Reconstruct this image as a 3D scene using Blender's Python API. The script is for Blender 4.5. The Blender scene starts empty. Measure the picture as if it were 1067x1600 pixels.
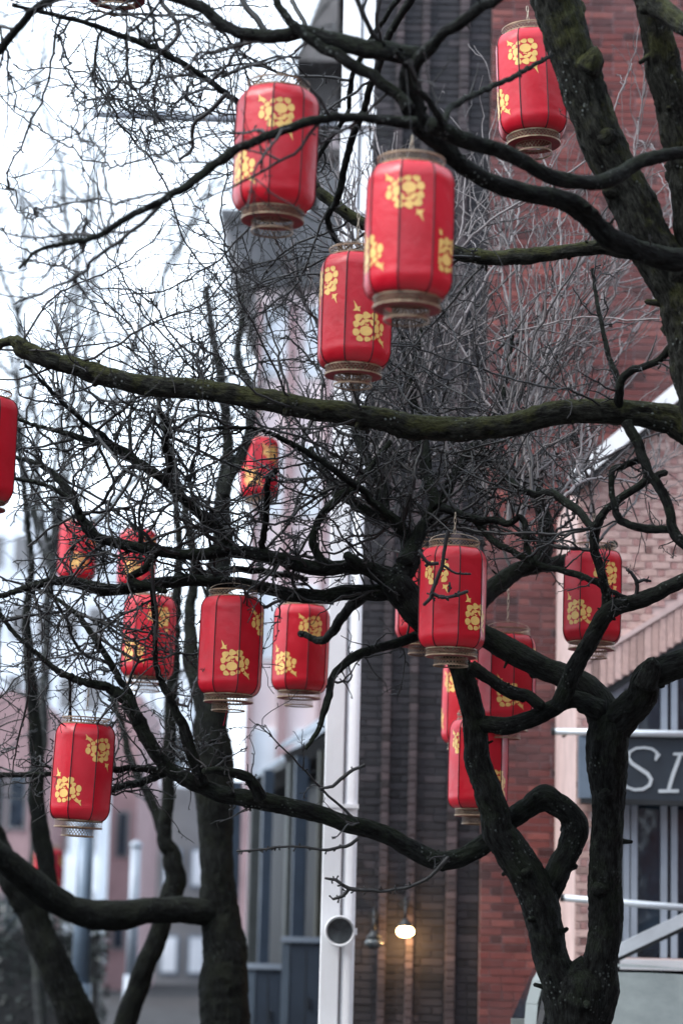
import bpy, math, random
import numpy as np
from mathutils import Vector, Matrix, noise

R = math.radians
SC = bpy.context.scene
COL = SC.collection

# ------------------------------------------------------------------ camera
PITCH, ROLL, CAM_H = R(10.0), R(1.4), 1.6
FPX, CX, CY = 85.0 / 36.0 * 1600.0, 533.5, 800.0
FWD = Vector((0, math.cos(PITCH), math.sin(PITCH)))
_r0, _u0 = Vector((1, 0, 0)), Vector((0, -math.sin(PITCH), math.cos(PITCH)))
RGT = _r0 * math.cos(ROLL) + _u0 * math.sin(ROLL)
UPV = _u0 * math.cos(ROLL) - _r0 * math.sin(ROLL)
CAM = Vector((0, 0, CAM_H))
cam = bpy.data.cameras.new('camera')
cam.sensor_fit = 'VERTICAL'; cam.sensor_height = 36.0; cam.sensor_width = 24.0
cam.lens = 85.0; cam.clip_start = 0.1; cam.clip_end = 2000.0
cam.dof.use_dof = True; cam.dof.focus_distance = 15.0; cam.dof.aperture_fstop = 1.3
cam_o = bpy.data.objects.new('camera', cam); COL.objects.link(cam_o)
cam_o.matrix_world = Matrix((
    (RGT.x, UPV.x, -FWD.x, CAM.x), (RGT.y, UPV.y, -FWD.y, CAM.y),
    (RGT.z, UPV.z, -FWD.z, CAM.z), (0, 0, 0, 1)))
SC.camera = cam_o

# ------------------------------------------------------------------ overcast sky, soft sun, exposure
world = bpy.data.worlds.new('World'); SC.world = world; world.use_nodes = True
wn, wl = world.node_tree.nodes, world.node_tree.links
wn.clear()
w_sky = wn.new('ShaderNodeTexSky'); w_sky.sky_type = 'NISHITA'; w_sky.sun_disc = False
SUN_EL, SUN_AZ = R(46), R(-112)       # azimuth from +Y towards +X; sun high on the left
w_sky.sun_elevation = SUN_EL; w_sky.sun_rotation = SUN_AZ
w_sky.air_density = 1.0; w_sky.dust_density = 3.0; w_sky.ozone_density = 1.0
w_mix = wn.new('ShaderNodeMix'); w_mix.data_type = 'RGBA'
w_mix.inputs[0].default_value = 0.82                       # cloud cover over the blue
w_mix.inputs[7].default_value = (9.1, 10.4, 12.0, 1)
w_bg = wn.new('ShaderNodeBackground'); w_bg.inputs[1].default_value = 0.11
w_out = wn.new('ShaderNodeOutputWorld')
wl.new(w_sky.outputs[0], w_mix.inputs[6]); wl.new(w_mix.outputs[2], w_bg.inputs[0])
wl.new(w_bg.outputs[0], w_out.inputs[0])
sun = bpy.data.lights.new('sun', 'SUN'); sun.energy = 1.5; sun.angle = R(25); sun.color = (1.0, 0.97, 0.93)
sun_o = bpy.data.objects.new('sun', sun); COL.objects.link(sun_o)
_sd = Vector((math.sin(SUN_AZ) * math.cos(SUN_EL), math.cos(SUN_AZ) * math.cos(SUN_EL), math.sin(SUN_EL)))
sun_o.rotation_euler = (-_sd).to_track_quat('-Z', 'Y').to_euler(); sun_o.location = (-10, 0, 30)
vs = SC.view_settings
vs.view_transform = 'Standard'; vs.look = 'None'; vs.gamma = 1.0; vs.use_curve_mapping = False
vs.exposure = 1.22
cy = SC.cycles
cy.use_denoising = True
try:
    cy.denoiser = 'OPENIMAGEDENOISE'; cy.denoising_input_passes = 'RGB_ALBEDO_NORMAL'
except Exception:
    pass
cy.max_bounces = 6; cy.diffuse_bounces = 3; cy.glossy_bounces = 3; cy.transmission_bounces = 4
cy.use_adaptive_sampling = True; cy.adaptive_threshold = 0.02

# ------------------------------------------------------------------ helpers
def P(px, py, d):
    """pixel of the photograph at view depth d -> world point"""
    return CAM + d * (FWD + (px - CX) / FPX * RGT - (py - CY) / FPX * UPV)

def W(px, py, Y):
    """pixel -> point on the vertical plane at distance Y"""
    v = FWD + (px - CX) / FPX * RGT - (py - CY) / FPX * UPV
    return CAM + v * (Y / v.y)

def setp(o, label=None, cat=None, group=None, kind=None):
    if label: o['label'] = label
    if cat: o['category'] = cat
    if group: o['group'] = group
    if kind: o['kind'] = kind
    return o

def empty(name, loc=(0, 0, 0), rz=0.0):
    o = bpy.data.objects.new(name, None); COL.objects.link(o)
    o.location = loc; o.rotation_euler = (0, 0, rz); o.empty_display_size = 0.1
    return o

def link(name, me, parent=None, loc=None, rot=None):
    o = bpy.data.objects.new(name, me); COL.objects.link(o)
    if parent: o.parent = parent
    if loc is not None: o.location = loc
    if rot is not None: o.rotation_euler = rot
    return o

class MB:
    """collects faces for one mesh"""
    def __init__(s): s.v = []; s.f = []
    def quad(s, a, b, c, d):
        n = len(s.v); s.v += [tuple(a), tuple(b), tuple(c), tuple(d)]; s.f.append((n, n+1, n+2, n+3))
    def poly(s, pts):
        n = len(s.v); s.v += [tuple(p) for p in pts]; s.f.append(tuple(range(n, n+len(pts))))
    def box(s, x0, x1, y0, y1, z0, z1, ch=0.0):
        n = len(s.v)
        if ch <= 0:
            s.v += [(x0,y0,z0),(x1,y0,z0),(x1,y1,z0),(x0,y1,z0),(x0,y0,z1),(x1,y0,z1),(x1,y1,z1),(x0,y1,z1)]
            s.f += [(n,n+3,n+2,n+1),(n+4,n+5,n+6,n+7),(n,n+1,n+5,n+4),(n+1,n+2,n+6,n+5),(n+2,n+3,n+7,n+6),(n+3,n,n+4,n+7)]
        else:     # front (-Y) face chamfered, open at the back
            c = ch
            s.v += [(x0+c,y0,z0+c),(x1-c,y0,z0+c),(x1-c,y0,z1-c),(x0+c,y0,z1-c),
                    (x0,y0+c,z0),(x1,y0+c,z0),(x1,y0+c,z1),(x0,y0+c,z1),
                    (x0,y1,z0),(x1,y1,z0),(x1,y1,z1),(x0,y1,z1)]
            s.f += [(n,n+1,n+2,n+3)]
            for k in range(4):
                j = (k+1) % 4
                s.f += [(n+4+k,n+4+j,n+j,n+k),(n+8+k,n+8+j,n+4+j,n+4+k)]
    def obox(s, a, b, w, h, up=(0, 0, 1)):
        """bar of section w x h from a to b"""
        a, b = Vector(a), Vector(b); t = (b-a).normalized(); u = Vector(up)
        sd = t.cross(u)
        if sd.length < 1e-4: sd = t.cross(Vector((0, 1, 0)))
        sd.normalize(); u = sd.cross(t).normalized()
        n = len(s.v)
        for p in (a, b):
            for q in ((-1,-1),(1,-1),(1,1),(-1,1)):
                s.v.append(tuple(p + sd*(q[0]*w/2) + u*(q[1]*h/2)))
        s.f += [(n,n+1,n+2,n+3),(n+7,n+6,n+5,n+4)]
        for k in range(4):
            j = (k+1) % 4
            s.f.append((n+k, n+4+k, n+4+j, n+j))
    def cyl(s, a, b, r0, r1=None, n=16, cap=True):
        if r1 is None: r1 = r0
        a, b = Vector(a), Vector(b); t = (b-a).normalized()
        ref = Vector((0,0,1)) if abs(t.z) < .9 else Vector((1,0,0))
        u = t.cross(ref).normalized(); w = t.cross(u)
        m = len(s.v)
        for p, r in ((a, r0), (b, r1)):
            for k in range(n):
                an = 2*math.pi*k/n
                s.v.append(tuple(p + u*(math.cos(an)*r) + w*(math.sin(an)*r)))
        for k in range(n):
            j = (k+1) % n
            s.f.append((m+k, m+j, m+n+j, m+n+k))
        if cap:
            s.f.append(tuple(m+k for k in range(n-1,-1,-1))); s.f.append(tuple(m+n+k for k in range(n)))
    def lathe(s, prof, n=32, origin=(0,0,0), axis='Z'):
        m = len(s.v); ox, oy, oz = origin
        for r, z in prof:
            for k in range(n):
                an = 2*math.pi*k/n
                if axis == 'Z': s.v.append((ox+r*math.cos(an), oy+r*math.sin(an), oz+z))
                else: s.v.append((ox+r*math.cos(an), oy+z, oz+r*math.sin(an)))
        for i in range(len(prof)-1):
            for k in range(n):
                j = (k+1) % n
                s.f.append((m+i*n+k, m+i*n+j, m+(i+1)*n+j, m+(i+1)*n+k))
    def mesh(s, name, mat, smooth=False):
        me = bpy.data.meshes.new(name); me.from_pydata(s.v, [], s.f)
        if mat: me.materials.append(mat)
        if smooth:
            me.polygons.foreach_set('use_smooth', [True]*len(me.polygons))
        me.update(); return me
    def build(s, name, mat, parent=None, smooth=False):
        return link(name, s.mesh(name, mat, smooth), parent)

# ------------------------------------------------------------------ materials
def mat_new(name):
    m = bpy.data.materials.new(name); m.use_nodes = True
    nt = m.node_tree; b = nt.nodes.get('Principled BSDF')
    return m, nt, b
def nd(nt, t, **kw):
    n = nt.nodes.new(t)
    for k, v in kw.items(): setattr(n, k, v)
    return n
def noise_node(nt, scale, detail=4, rough=.55, coord='Object', vec=None):
    n = nd(nt, 'ShaderNodeTexNoise'); n.inputs['Scale'].default_value = scale
    n.inputs['Detail'].default_value = detail; n.inputs['Roughness'].default_value = rough
    if vec is None:
        tc = nd(nt, 'ShaderNodeTexCoord'); vec = tc.outputs[coord]
    nt.links.new(vec, n.inputs['Vector']); return n
def ramp(nt, fac, stops):
    r = nd(nt, 'ShaderNodeValToRGB'); e = r.color_ramp.elements
    while len(e) < len(stops): e.new(0.5)
    for k, (p, c) in enumerate(stops):
        e[k].position = p; e[k].color = (*c, 1) if len(c) == 3 else c
    nt.links.new(fac, r.inputs[0]); return r
def mixc(nt, fac, a, b, mode='MIX'):
    m = nd(nt, 'ShaderNodeMix', data_type='RGBA', blend_type=mode)
    for sock, v in ((m.inputs[0], fac), (m.inputs[6], a), (m.inputs[7], b)):
        if hasattr(v, 'is_linked'): nt.links.new(v, sock)
        elif isinstance(v, tuple): sock.default_value = (*v, 1) if len(v) == 3 else v
        else: sock.default_value = v
    return m.outputs[2]
def bump(nt, b, height, strength=.3, dist=.01):
    n = nd(nt, 'ShaderNodeBump'); n.inputs['Strength'].default_value = strength
    n.inputs['Distance'].default_value = dist
    nt.links.new(height, n.inputs['Height']); nt.links.new(n.outputs[0], b.inputs['Normal'])

def plain(name, col, rough=.5, metal=0.0, var=.12, scale=3.0, bmp=0.0, spec=None):
    """paint or stone with slight mottling and grime"""
    m, nt, b = mat_new(name)
    n = noise_node(nt, scale, 6, .6)
    lo = tuple(c*(1-var*2) for c in col); hi = tuple(min(1, c*(1+var)) for c in col)
    r = ramp(nt, n.outputs[0], [(.3, lo), (.7, hi)])
    nt.links.new(r.outputs[0], b.inputs['Base Color'])
    b.inputs['Roughness'].default_value = rough; b.inputs['Metallic'].default_value = metal
    if spec is not None: b.inputs['Specular IOR Level'].default_value = spec
    if bmp: bump(nt, b, noise_node(nt, scale*8, 5).outputs[0], bmp, .01)
    return m

def brick_mat(name, dark, mid, lite, soot=.6, soot_scale=.5, lime=0.0):
    """fired clay, one tone per brick, sooty in patches"""
    m, nt, b = mat_new(name)
    g = nd(nt, 'ShaderNodeNewGeometry'); oi = nd(nt, 'ShaderNodeObjectInfo')
    ad = nd(nt, 'ShaderNodeMath', operation='ADD'); fr = nd(nt, 'ShaderNodeMath', operation='FRACT')
    nt.links.new(g.outputs['Random Per Island'], ad.inputs[0]); nt.links.new(oi.outputs['Random'], ad.inputs[1])
    nt.links.new(ad.outputs[0], fr.inputs[0])
    r = ramp(nt, fr.outputs[0], [(0, tuple(c*.45 for c in dark)), (.10, dark), (.35, mid), (.78, mid), (.92, lite), (1, tuple(c*1.25 for c in lite))])
    n1 = noise_node(nt, 30, 5, .6, vec=g.outputs['Position'])
    c = mixc(nt, .45, r.outputs[0], ramp(nt, n1.outputs[0], [(.3, (.35,.35,.35)), (.7, (1,1,1))]).outputs[0], 'MULTIPLY')
    n2 = noise_node(nt, soot_scale, 5, .65, vec=g.outputs['Position'])
    so = ramp(nt, n2.outputs[0], [(.42, (0,0,0)), (.68, (soot,soot,soot))])
    c = mixc(nt, so.outputs[0], c, (.03,.028,.032))
    if lime:      # pale salt bloom in drifting patches
        n5 = noise_node(nt, .8, 6, .7, vec=g.outputs['Position'])
        c = mixc(nt, ramp(nt, n5.outputs[0], [(.45, (0,0,0)), (.72, (lime,)*3)]).outputs[0], c, (.25,.165,.165))
    nt.links.new(c, b.inputs['Base Color']); b.inputs['Roughness'].default_value = .85
    bump(nt, b, n1.outputs[0], .5, .004)
    return m

M = {}
M['brick'] = brick_mat('red_brick', (.085,.020,.019), (.155,.035,.031), (.215,.062,.052), .55, .6, .25)
M['mortar'] = plain('mortar', (.25,.185,.187), .9, var=.25, scale=2.5, bmp=.3)
M['dbrick'] = brick_mat('dark_brick', (.012,.012,.015), (.022,.021,.026), (.042,.036,.041), .55, 1.1)
M['dmortar'] = plain('dark_mortar', (.042,.040,.046), .9, var=.25, scale=3)
M['pier'] = brick_mat('pier_brick', (.045,.034,.037), (.066,.050,.054), (.09,.066,.07), .6, .9)
M['pbrick'] = brick_mat('pale_brick', (.54,.36,.32), (.59,.40,.36), (.63,.44,.40), .10, .6)
M['header'] = brick_mat('header_brick', (.40,.21,.19), (.45,.25,.23), (.49,.29,.27), .10, .6)
M['pmortar'] = plain('pale_mortar', (.58,.44,.42), .9, var=.12, scale=3)
M['white'] = plain('white_paint', (.80,.81,.83), .45, var=.06, scale=1.2)
M['coping'] = plain('coping_stone', (.78,.79,.80), .6, var=.08, scale=4)
M['slate'] = plain('sign_slate', (.022,.032,.045), .45, var=.15, scale=2)
M['frame'] = plain('window_frame', (.32,.36,.42), .4, var=.08)
M['rail'] = plain('rail_metal', (.62,.66,.70), .35, .3, var=.08, scale=5)
M['lettering'] = plain('sign_lettering', (.50,.54,.57), .5, var=.05)
M['black'] = plain('black_rubber', (.012,.012,.013), .6, var=.1)
M['iron'] = plain('dark_iron', (.03,.033,.036), .5, .4, var=.2)
M['pinkwall'] = plain('pink_render', (.78,.66,.67), .85, var=.05, scale=.6)
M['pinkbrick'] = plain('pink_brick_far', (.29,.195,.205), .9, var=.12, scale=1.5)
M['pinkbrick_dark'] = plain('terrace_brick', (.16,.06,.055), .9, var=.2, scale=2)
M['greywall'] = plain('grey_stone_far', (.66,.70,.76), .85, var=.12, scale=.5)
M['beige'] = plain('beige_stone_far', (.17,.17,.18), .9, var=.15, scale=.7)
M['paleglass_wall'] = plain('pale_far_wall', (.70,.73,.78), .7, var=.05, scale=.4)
M['darkstone'] = plain('dark_stone', (.085,.078,.078), .85, var=.35, scale=1.2, bmp=.4)
M['roofslate'] = plain('roof_slate', (.15,.18,.22), .55, var=.2, scale=3)
M['fin_blue'] = plain('blue_grey_fin', (.036,.053,.08), .45, var=.12)
M['fin_grey'] = plain('grey_fin', (.05,.057,.057), .6, var=.15)
M['fin_olive'] = plain('olive_fin', (.032,.032,.025), .7, var=.2)
M['dark_inside'] = plain('dark_shop_front', (.012,.014,.017), .6, var=.2)
M['cabinet'] = plain('cabinet_paint', (.024,.036,.055), .45, var=.15, scale=2)
M['cabinet_edge'] = plain('cabinet_edge', (.075,.10,.13), .45, var=.12, scale=2)
M['asphalt'] = plain('asphalt', (.045,.045,.047), 1.0, var=.25, scale=2, spec=.08)
M['paving'] = plain('paving', (.16,.155,.15), .85, var=.2, scale=1.5, bmp=.2)
M['carpaint'] = plain('car_paint', (.22,.245,.235), .3, .1, var=.04, scale=1)
M['postgrey'] = plain('grey_blue_post', (.16,.21,.27), .45, .2, var=.1)

def glass_mat():
    m, nt, b = mat_new('window_glass')
    n = noise_node(nt, 2.2, 3)
    nt.links.new(ramp(nt, n.outputs[0], [(.35, (.008,.014,.022)), (.7, (.03,.045,.065))]).outputs[0], b.inputs['Base Color'])
    b.inputs['Roughness'].default_value = .08; b.inputs['Specular IOR Level'].default_value = .6
    bump(nt, b, noise_node(nt, 3.0, 2).outputs[0], .08, .05)
    return m
M['glass'] = glass_mat()
M['lens'] = plain('lamp_lens', (.09,.105,.11), .12, var=.3, scale=9)

def vinyl_mat():
    m, nt, b = mat_new('red_vinyl')
    n = noise_node(nt, 7, 4)
    oi = nd(nt, 'ShaderNodeObjectInfo')
    ad = nd(nt, 'ShaderNodeMath', operation='MULTIPLY_ADD')
    nt.links.new(oi.outputs['Random'], ad.inputs[0]); ad.inputs[1].default_value = .35
    nt.links.new(n.outputs[0], ad.inputs[2])
    r = ramp(nt, ad.outputs[0], [(.3, (.40,.003,.012)), (.95, (.56,.005,.022))])
    nt.links.new(r.outputs[0], b.inputs['Base Color'])
    rr = ramp(nt, noise_node(nt, 14, 5).outputs[0], [(.3, (.30,)*3), (.75, (.46,)*3)])
    nt.links.new(rr.outputs[0], b.inputs['Roughness'])
    b.inputs['Specular IOR Level'].default_value = .5
    h = nd(nt, 'ShaderNodeMath', operation='MULTIPLY_ADD')
    n1 = noise_node(nt, 6, 3); n2 = noise_node(nt, 260, 2)
    nt.links.new(n2.outputs[0], h.inputs[0]); h.inputs[1].default_value = .05
    nt.links.new(n1.outputs[0], h.inputs[2])
    bump(nt, b, h.outputs[0], .55, .014)
    return m
M['vinyl'] = vinyl_mat()
M['piping'] = plain('dark_red_piping', (.05,.002,.006), .6, var=.2, scale=20)
M['gold'] = plain('gold_print', (.80,.51,.15), .42, var=.10, scale=12)
M['lattice'] = plain('brass_lattice', (.30,.205,.13), .45, .35, var=.25, scale=30)
M['redbase'] = plain('red_base_disc', (.22,.006,.014), .6, var=.2, scale=10)
M['chain'] = plain('chain_steel', (.42,.36,.28), .4, .7, var=.2, scale=40)
M['tassel'] = plain('red_cord', (.5,.01,.05), .7, var=.1)

def bark_mat(name, dark, mid, moss, moss_amt=.5, lichen=.4):
    """fissured bark; moss settles on the upper sides, lichen in spots"""
    m, nt, b = mat_new(name)
    at = nd(nt, 'ShaderNodeAttribute', attribute_name='bark')
    v = at.outputs['Vector']
    n1 = noise_node(nt, 34, 8, .7, vec=v)
    n2 = noise_node(nt, 110, 5, .65, vec=v)
    c = ramp(nt, n1.outputs[0], [(.40, dark), (.60, mid)]).outputs[0]
    c = mixc(nt, .7, c, ramp(nt, n2.outputs[0], [(.38, (.25,.25,.25)), (.60, (1.25,1.25,1.25))]).outputs[0], 'MULTIPLY')
    g = nd(nt, 'ShaderNodeNewGeometry'); sx = nd(nt, 'ShaderNodeSeparateXYZ')
    nt.links.new(g.outputs['Normal'], sx.inputs[0])
    n3 = noise_node(nt, 5, 6, .7, vec=g.outputs['Position'])
    a = nd(nt, 'ShaderNodeMath', operation='MULTIPLY_ADD')
    nt.links.new(sx.outputs['Z'], a.inputs[0]); a.inputs[1].default_value = .16; nt.links.new(n3.outputs[0], a.inputs[2])
    mf = ramp(nt, a.outputs[0], [(.47, (0,0,0)), (.62, (moss_amt,)*3)])
    mo = mixc(nt, .75, moss, ramp(nt, n2.outputs[0], [(.36, (.2,.2,.2)), (.62, (1.3,1.3,1.3))]).outputs[0], 'MULTIPLY')
    c = mixc(nt, mf.outputs[0], c, mo)
    vo = nd(nt, 'ShaderNodeTexVoronoi'); vo.inputs['Scale'].default_value = 34
    nt.links.new(g.outputs['Position'], vo.inputs['Vector'])
    n4 = noise_node(nt, 3.1, 3, .6, vec=g.outputs['Position'])
    lf = nd(nt, 'ShaderNodeMath', operation='MULTIPLY')
    nt.links.new(ramp(nt, vo.outputs['Distance'], [(.16, (1,1,1)), (.30, (0,0,0))]).outputs[0], lf.inputs[0])
    nt.links.new(ramp(nt, n4.outputs[0], [(.55, (0,0,0)), (.66, (lichen,)*3)]).outputs[0], lf.inputs[1])
    c = mixc(nt, lf.outputs[0], c, (.22,.25,.24))
    nt.links.new(c, b.inputs['Base Color']); b.inputs['Roughness'].default_value = .8
    b.inputs['Specular IOR Level'].default_value = .12
    h = nd(nt, 'ShaderNodeMath', operation='MULTIPLY_ADD')
    nt.links.new(n2.outputs[0], h.inputs[0]); h.inputs[1].default_value = .5; nt.links.new(n1.outputs[0], h.inputs[2])
    bump(nt, b, h.outputs[0], 1.0, .035)
    return m
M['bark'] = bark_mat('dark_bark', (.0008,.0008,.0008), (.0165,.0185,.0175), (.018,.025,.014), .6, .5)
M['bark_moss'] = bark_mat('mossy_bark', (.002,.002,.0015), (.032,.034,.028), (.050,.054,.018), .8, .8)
M['bark_haze'] = bark_mat('haze_bark', (.03,.033,.034), (.085,.09,.09), (.06,.07,.05), .5, .2)  # bark of the far tree, haze lightened into its colours
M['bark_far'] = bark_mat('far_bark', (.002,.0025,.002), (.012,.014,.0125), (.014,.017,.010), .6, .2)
def twig_mat(name, c0, c1):
    m, nt, b = mat_new(name)
    g = nd(nt, 'ShaderNodeNewGeometry')
    n = noise_node(nt, 18, 4, vec=g.outputs['Position'])
    r = ramp(nt, g.outputs['Random Per Island'], [(0, c0), (1, c1)])
    c = mixc(nt, .6, r.outputs[0], ramp(nt, n.outputs[0], [(.3, (.3,.3,.3)), (.7, (1,1,1))]).outputs[0], 'MULTIPLY')
    nt.links.new(c, b.inputs['Base Color']); b.inputs['Roughness'].default_value = .6
    return m
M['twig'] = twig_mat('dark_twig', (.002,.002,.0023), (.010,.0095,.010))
M['twig_pale'] = twig_mat('pale_twig', (.02,.018,.019), (.26,.23,.23))
M['twig_far'] = twig_mat('far_twig', (.05,.055,.06), (.13,.14,.15))  # lift from glare and haze put into these twig colours

# ------------------------------------------------------------------ ground
def sheet(name, x0, x1, y0, y1, z, mat):
    mb = MB(); mb.quad((x0,y0,z),(x1,y0,z),(x1,y1,z),(x0,y1,z))
    return setp(mb.build(name, mat), kind='structure')
sheet('ground', -400, 400, -60, 800, -.008, M['asphalt'])
sheet('road', -7.5, -1.6, -60, 300, -.004, M['asphalt'])
mb = MB(); mb.box(-1.6, 12, -40, 20.9, -.2, .12); setp(mb.build('pavement', M['paving']), kind='structure')

# ------------------------------------------------------------------ brick walls
def brick_courses(x0, x1, z0, z1, yf, bl=.215, bh=.065, j=.011, depth=.012, seed=1, keep=None):
    """list of brick boxes (x0,x1,z0,z1,yfront) in stretcher bond"""
    rnd = random.Random(seed); out = []; k = 0; z = z0
    while z + bh < z1:
        x = x0 - (bl+j)/2*(k % 2) - rnd.uniform(0, .012)
        while x < x1:
            L = bl if rnd.random() > .13 else bl*.48
            a, c = max(x, x0), min(x+L, x1)
            if c - a > .03 and (keep is None or keep((a+c)/2, z+bh/2)):
                out.append((a, c, z, z+bh, yf - depth + rnd.uniform(-.004, .005)))
            x += L + j
        z += bh + j; k += 1
    return out
def px_of(x, y, z):
    v = Vector((x, y, z)) - CAM; d = v.dot(FWD)
    return CX + FPX*v.dot(RGT)/d, CY - FPX*v.dot(UPV)/d
_unit = {}
def brick_parts(parent, bricks, mat, pick, name='brick', cap=300, yb=None):
    """picked bricks as parts that share meshes, the rest joined"""
    rest = MB(); n = 0
    for (a, c, z0, z1, y) in bricks:
        if n < cap and pick((a+c)/2, (z0+z1)/2):
            key = (round(c-a, 2), round(z1-z0, 3), mat.name)
            if key not in _unit:
                m = MB(); w, h = key[0], key[1]; m.box(-w/2, w/2, 0, .05, -h/2, h/2, .003)
                _unit[key] = m.mesh(name, mat)
            link(name, _unit[key], parent, ((a+c)/2, y, (z0+z1)/2)); n += 1
        else:
            rest.box(a, c, y, y+.05, z0, z1, .003)
    if rest.v:
        setp(rest.build('brickwork', mat, parent), kind='stuff')

YR = 23.5
XD0, XR0, XR1 = W(529, 1500, YR).x, W(750, 1400, YR).x, 6.5
bld = empty('brick_building', ((XD0+XR1)/2, 32, 0))
setp(bld, 'tall red brick building with a blackened corner and narrow pilasters', 'building')
bld.location = (0, 0, 0)
mb = MB(); mb.box(XR0, XR1, YR, YR+6, 0, 15); mb.build('wall', M['mortar'], bld)
mb = MB(); mb.box(XD0, XR0-.004, YR+.10, YR+16, 0, 15); setp(mb.build('wall', M['dmortar'], bld), 'blackened brick wall of the corner')
mb = MB(); mb.box(XD0-.3, XR1+.3, YR-.35, YR+16.2, 15.003, 15.4); mb.build('roof', M['darkstone'], bld)
def vis(px0, px1, py0, py1, y):
    def f(x, z):
        p = px_of(x, y, z); return px0 < p[0] < px1 and py0 < p[1] < py1
    return f
def keep_red(x, z):
    p = px_of(x, YR, z); return p[0] < 1120 and -60 < p[1] < 1650 and not (p[0] > 985 and p[1] > 800)
brick_parts(bld, brick_courses(XR0, XR1, .3, 13, YR, seed=3, keep=keep_red), M['brick'], vis(745, 900, 1120, 1600, YR))
def keep_dark(x, z):
    p = px_of(x, YR, z); return p[0] > 540 and -60 < p[1] < 1650
brick_parts(bld, brick_courses(XD0, XR0-.01, .3, 13, YR+.10, seed=4, keep=keep_dark), M['dbrick'], vis(655, 748, 1200, 1600, YR), cap=200)
for pxc, wpx in ((597, 12), (640, 12), (704, 15)):
    c = W(pxc, 1450, YR).x; w = wpx/FPX*YR/2; m = MB(); z = .2; rnd = random.Random(pxc)
    while z < 13.5:
        e = rnd.uniform(-.006, .006)
        m.box(c-w, c+w, YR+.03+e, YR+.2, z, z+.068, .005); z += .075
    m.box(c-w+.008, c+w-.008, YR+.041, YR+.2, .2, 13.5)
    m.build('pilaster', M['pier'], bld)

# ------------------------------------------------------------------ pale brick building with the arched shop window
YG = 21.4
gb = empty('gabled_shop'); setp(gb, 'pale pink brick gabled shop with white coping and a wide window under a sloping head', 'building')
sG = YG / FPX * 1.0
GA = W(1215, 1330, YG); RIN = 367/FPX*(YG/FWD.y)*1.0; ROUT = 411/FPX*(YG/FWD.y)
XL = W(899, 1300, YG).x; XRR = 2*GA.x - XL
c0, c1 = W(905, 752, YG), W(1062, 622, YG)
slope = (c1.z-c0.z)/(c1.x-c0.x)
ctop = lambda x: c0.z + slope*((x if x <= GA.x else 2*GA.x-x) - c0.x)
XJ = W(922, 1300, YG).x
ZS = W(930, 1495, YG).z           # sill
_h0, _h1 = W(940, 1078, YG), W(1067, 1000, YG); HM = (_h1.z-_h0.z)/(_h1.x-_h0.x)
def arc_z(x, r):
    """pitched head of the window opening; r > RIN gives the lines above it"""
    x = x if x <= GA.x else 2*GA.x-x
    return _h0.z + HM*(x-_h0.x) + (r-RIN)*1.25
mb = MB(); N = 60
xs = sorted([XL + (XRR-XL)*k/N for k in range(N+1)] + [XJ, 2*GA.x-XJ])
for a, b in zip(xs[:-1], xs[1:]):
    inn = a >= XJ-1e-6 and b <= 2*GA.x-XJ+1e-6
    za, zb = (arc_z(a, RIN), arc_z(b, RIN)) if inn else (0, 0)
    mb.quad((a,YG,za),(b,YG,zb),(b,YG,ctop(b)),(a,YG,ctop(a)))
    if inn:
        mb.quad((a,YG,0),(b,YG,0),(b,YG,ZS),(a,YG,ZS))
        mb.quad((a,YG,za),(a,YG+.3,za),(b,YG+.3,zb),(b,YG,zb))
mb.quad((XJ,YG,ZS),(XJ,YG+.3,ZS),(XJ,YG+.3,arc_z(XJ,RIN)),(XJ,YG,arc_z(XJ,RIN)))
mb.quad((XL,YG,0),(XL,YG,ctop(XL)),(XL,YR-.06,ctop(XL)),(XL,YR-.06,0))
mb.build('wall', M['pmortar'], gb)
rnd = random.Random(8); z = .03; k = 0; pal = []; hed = []
while z < 6.5:
    x = XL - .11*(k % 2)
    while x < GA.x + .6:
        for (w, lst) in ((.148, pal), (.060, hed)):
            a, c = max(x, XL), min(x+w, GA.x+.7)
            xm, zm = (a+c)/2, z+.03
            hd = arc_z(xm, RIN); o = arc_z(xm, ROUT)+.07
            if c-a > .02 and zm+.05 < min(ctop(a), ctop(c)) and not hd-.03 < zm < o and not (xm > XJ-.01 and ZS-.06 < zm < o):
                lst.append((a, c, z, z+.060, YG-.012+rnd.uniform(-.003,.003) + (.004 if lst is hed else 0)))
            x += w + .008
    z += .068; k += 1
brick_parts(gb, pal, M['pbrick'], vis(895, 1080, 640, 1130, YG), cap=300)
brick_parts(gb, hed, M['header'], vis(895, 1080, 640, 1130, YG), cap=300)
TH = (ROUT-RIN)*1.25; vm = MB(); vm.box(-.0295, .0295, 0, .05, -TH/2+.006, TH/2-.006, .003); vme = vm.mesh('soldier_brick', M['pbrick'])
x = XL+.034
while x < XRR:
    link('soldier_brick', vme, gb, (x, YG-.014-rnd.uniform(0,.005), arc_z(x, RIN)+TH/2)); x += .066
def head_strip(name, mat, r0, r1, y0, y1, par, xa, xb):
    m = MB()
    for p, q in ((xa, GA.x), (GA.x, 2*GA.x-xa)):
        a, b, c, d = ((p, arc_z(p, r0)), (q, arc_z(q, r0)), (q, arc_z(q, r1)), (p, arc_z(p, r1)))
        m.quad((a[0],y0,a[1]),(b[0],y0,b[1]),(c[0],y0,c[1]),(d[0],y0,d[1])); m.quad((a[0],y0,a[1]),(a[0],y1,a[1]),(b[0],y1,b[1]),(b[0],y0,b[1]))
        m.quad((d[0],y0,d[1]),(c[0],y0,c[1]),(c[0],y1,c[1]),(d[0],y1,d[1]))
    m.build(name, mat, par)
head_strip('string_course', M['pmortar'], ROUT+.006, ROUT+.045, YG-.03, YG+.02, gb, XL+.002, None)
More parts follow.
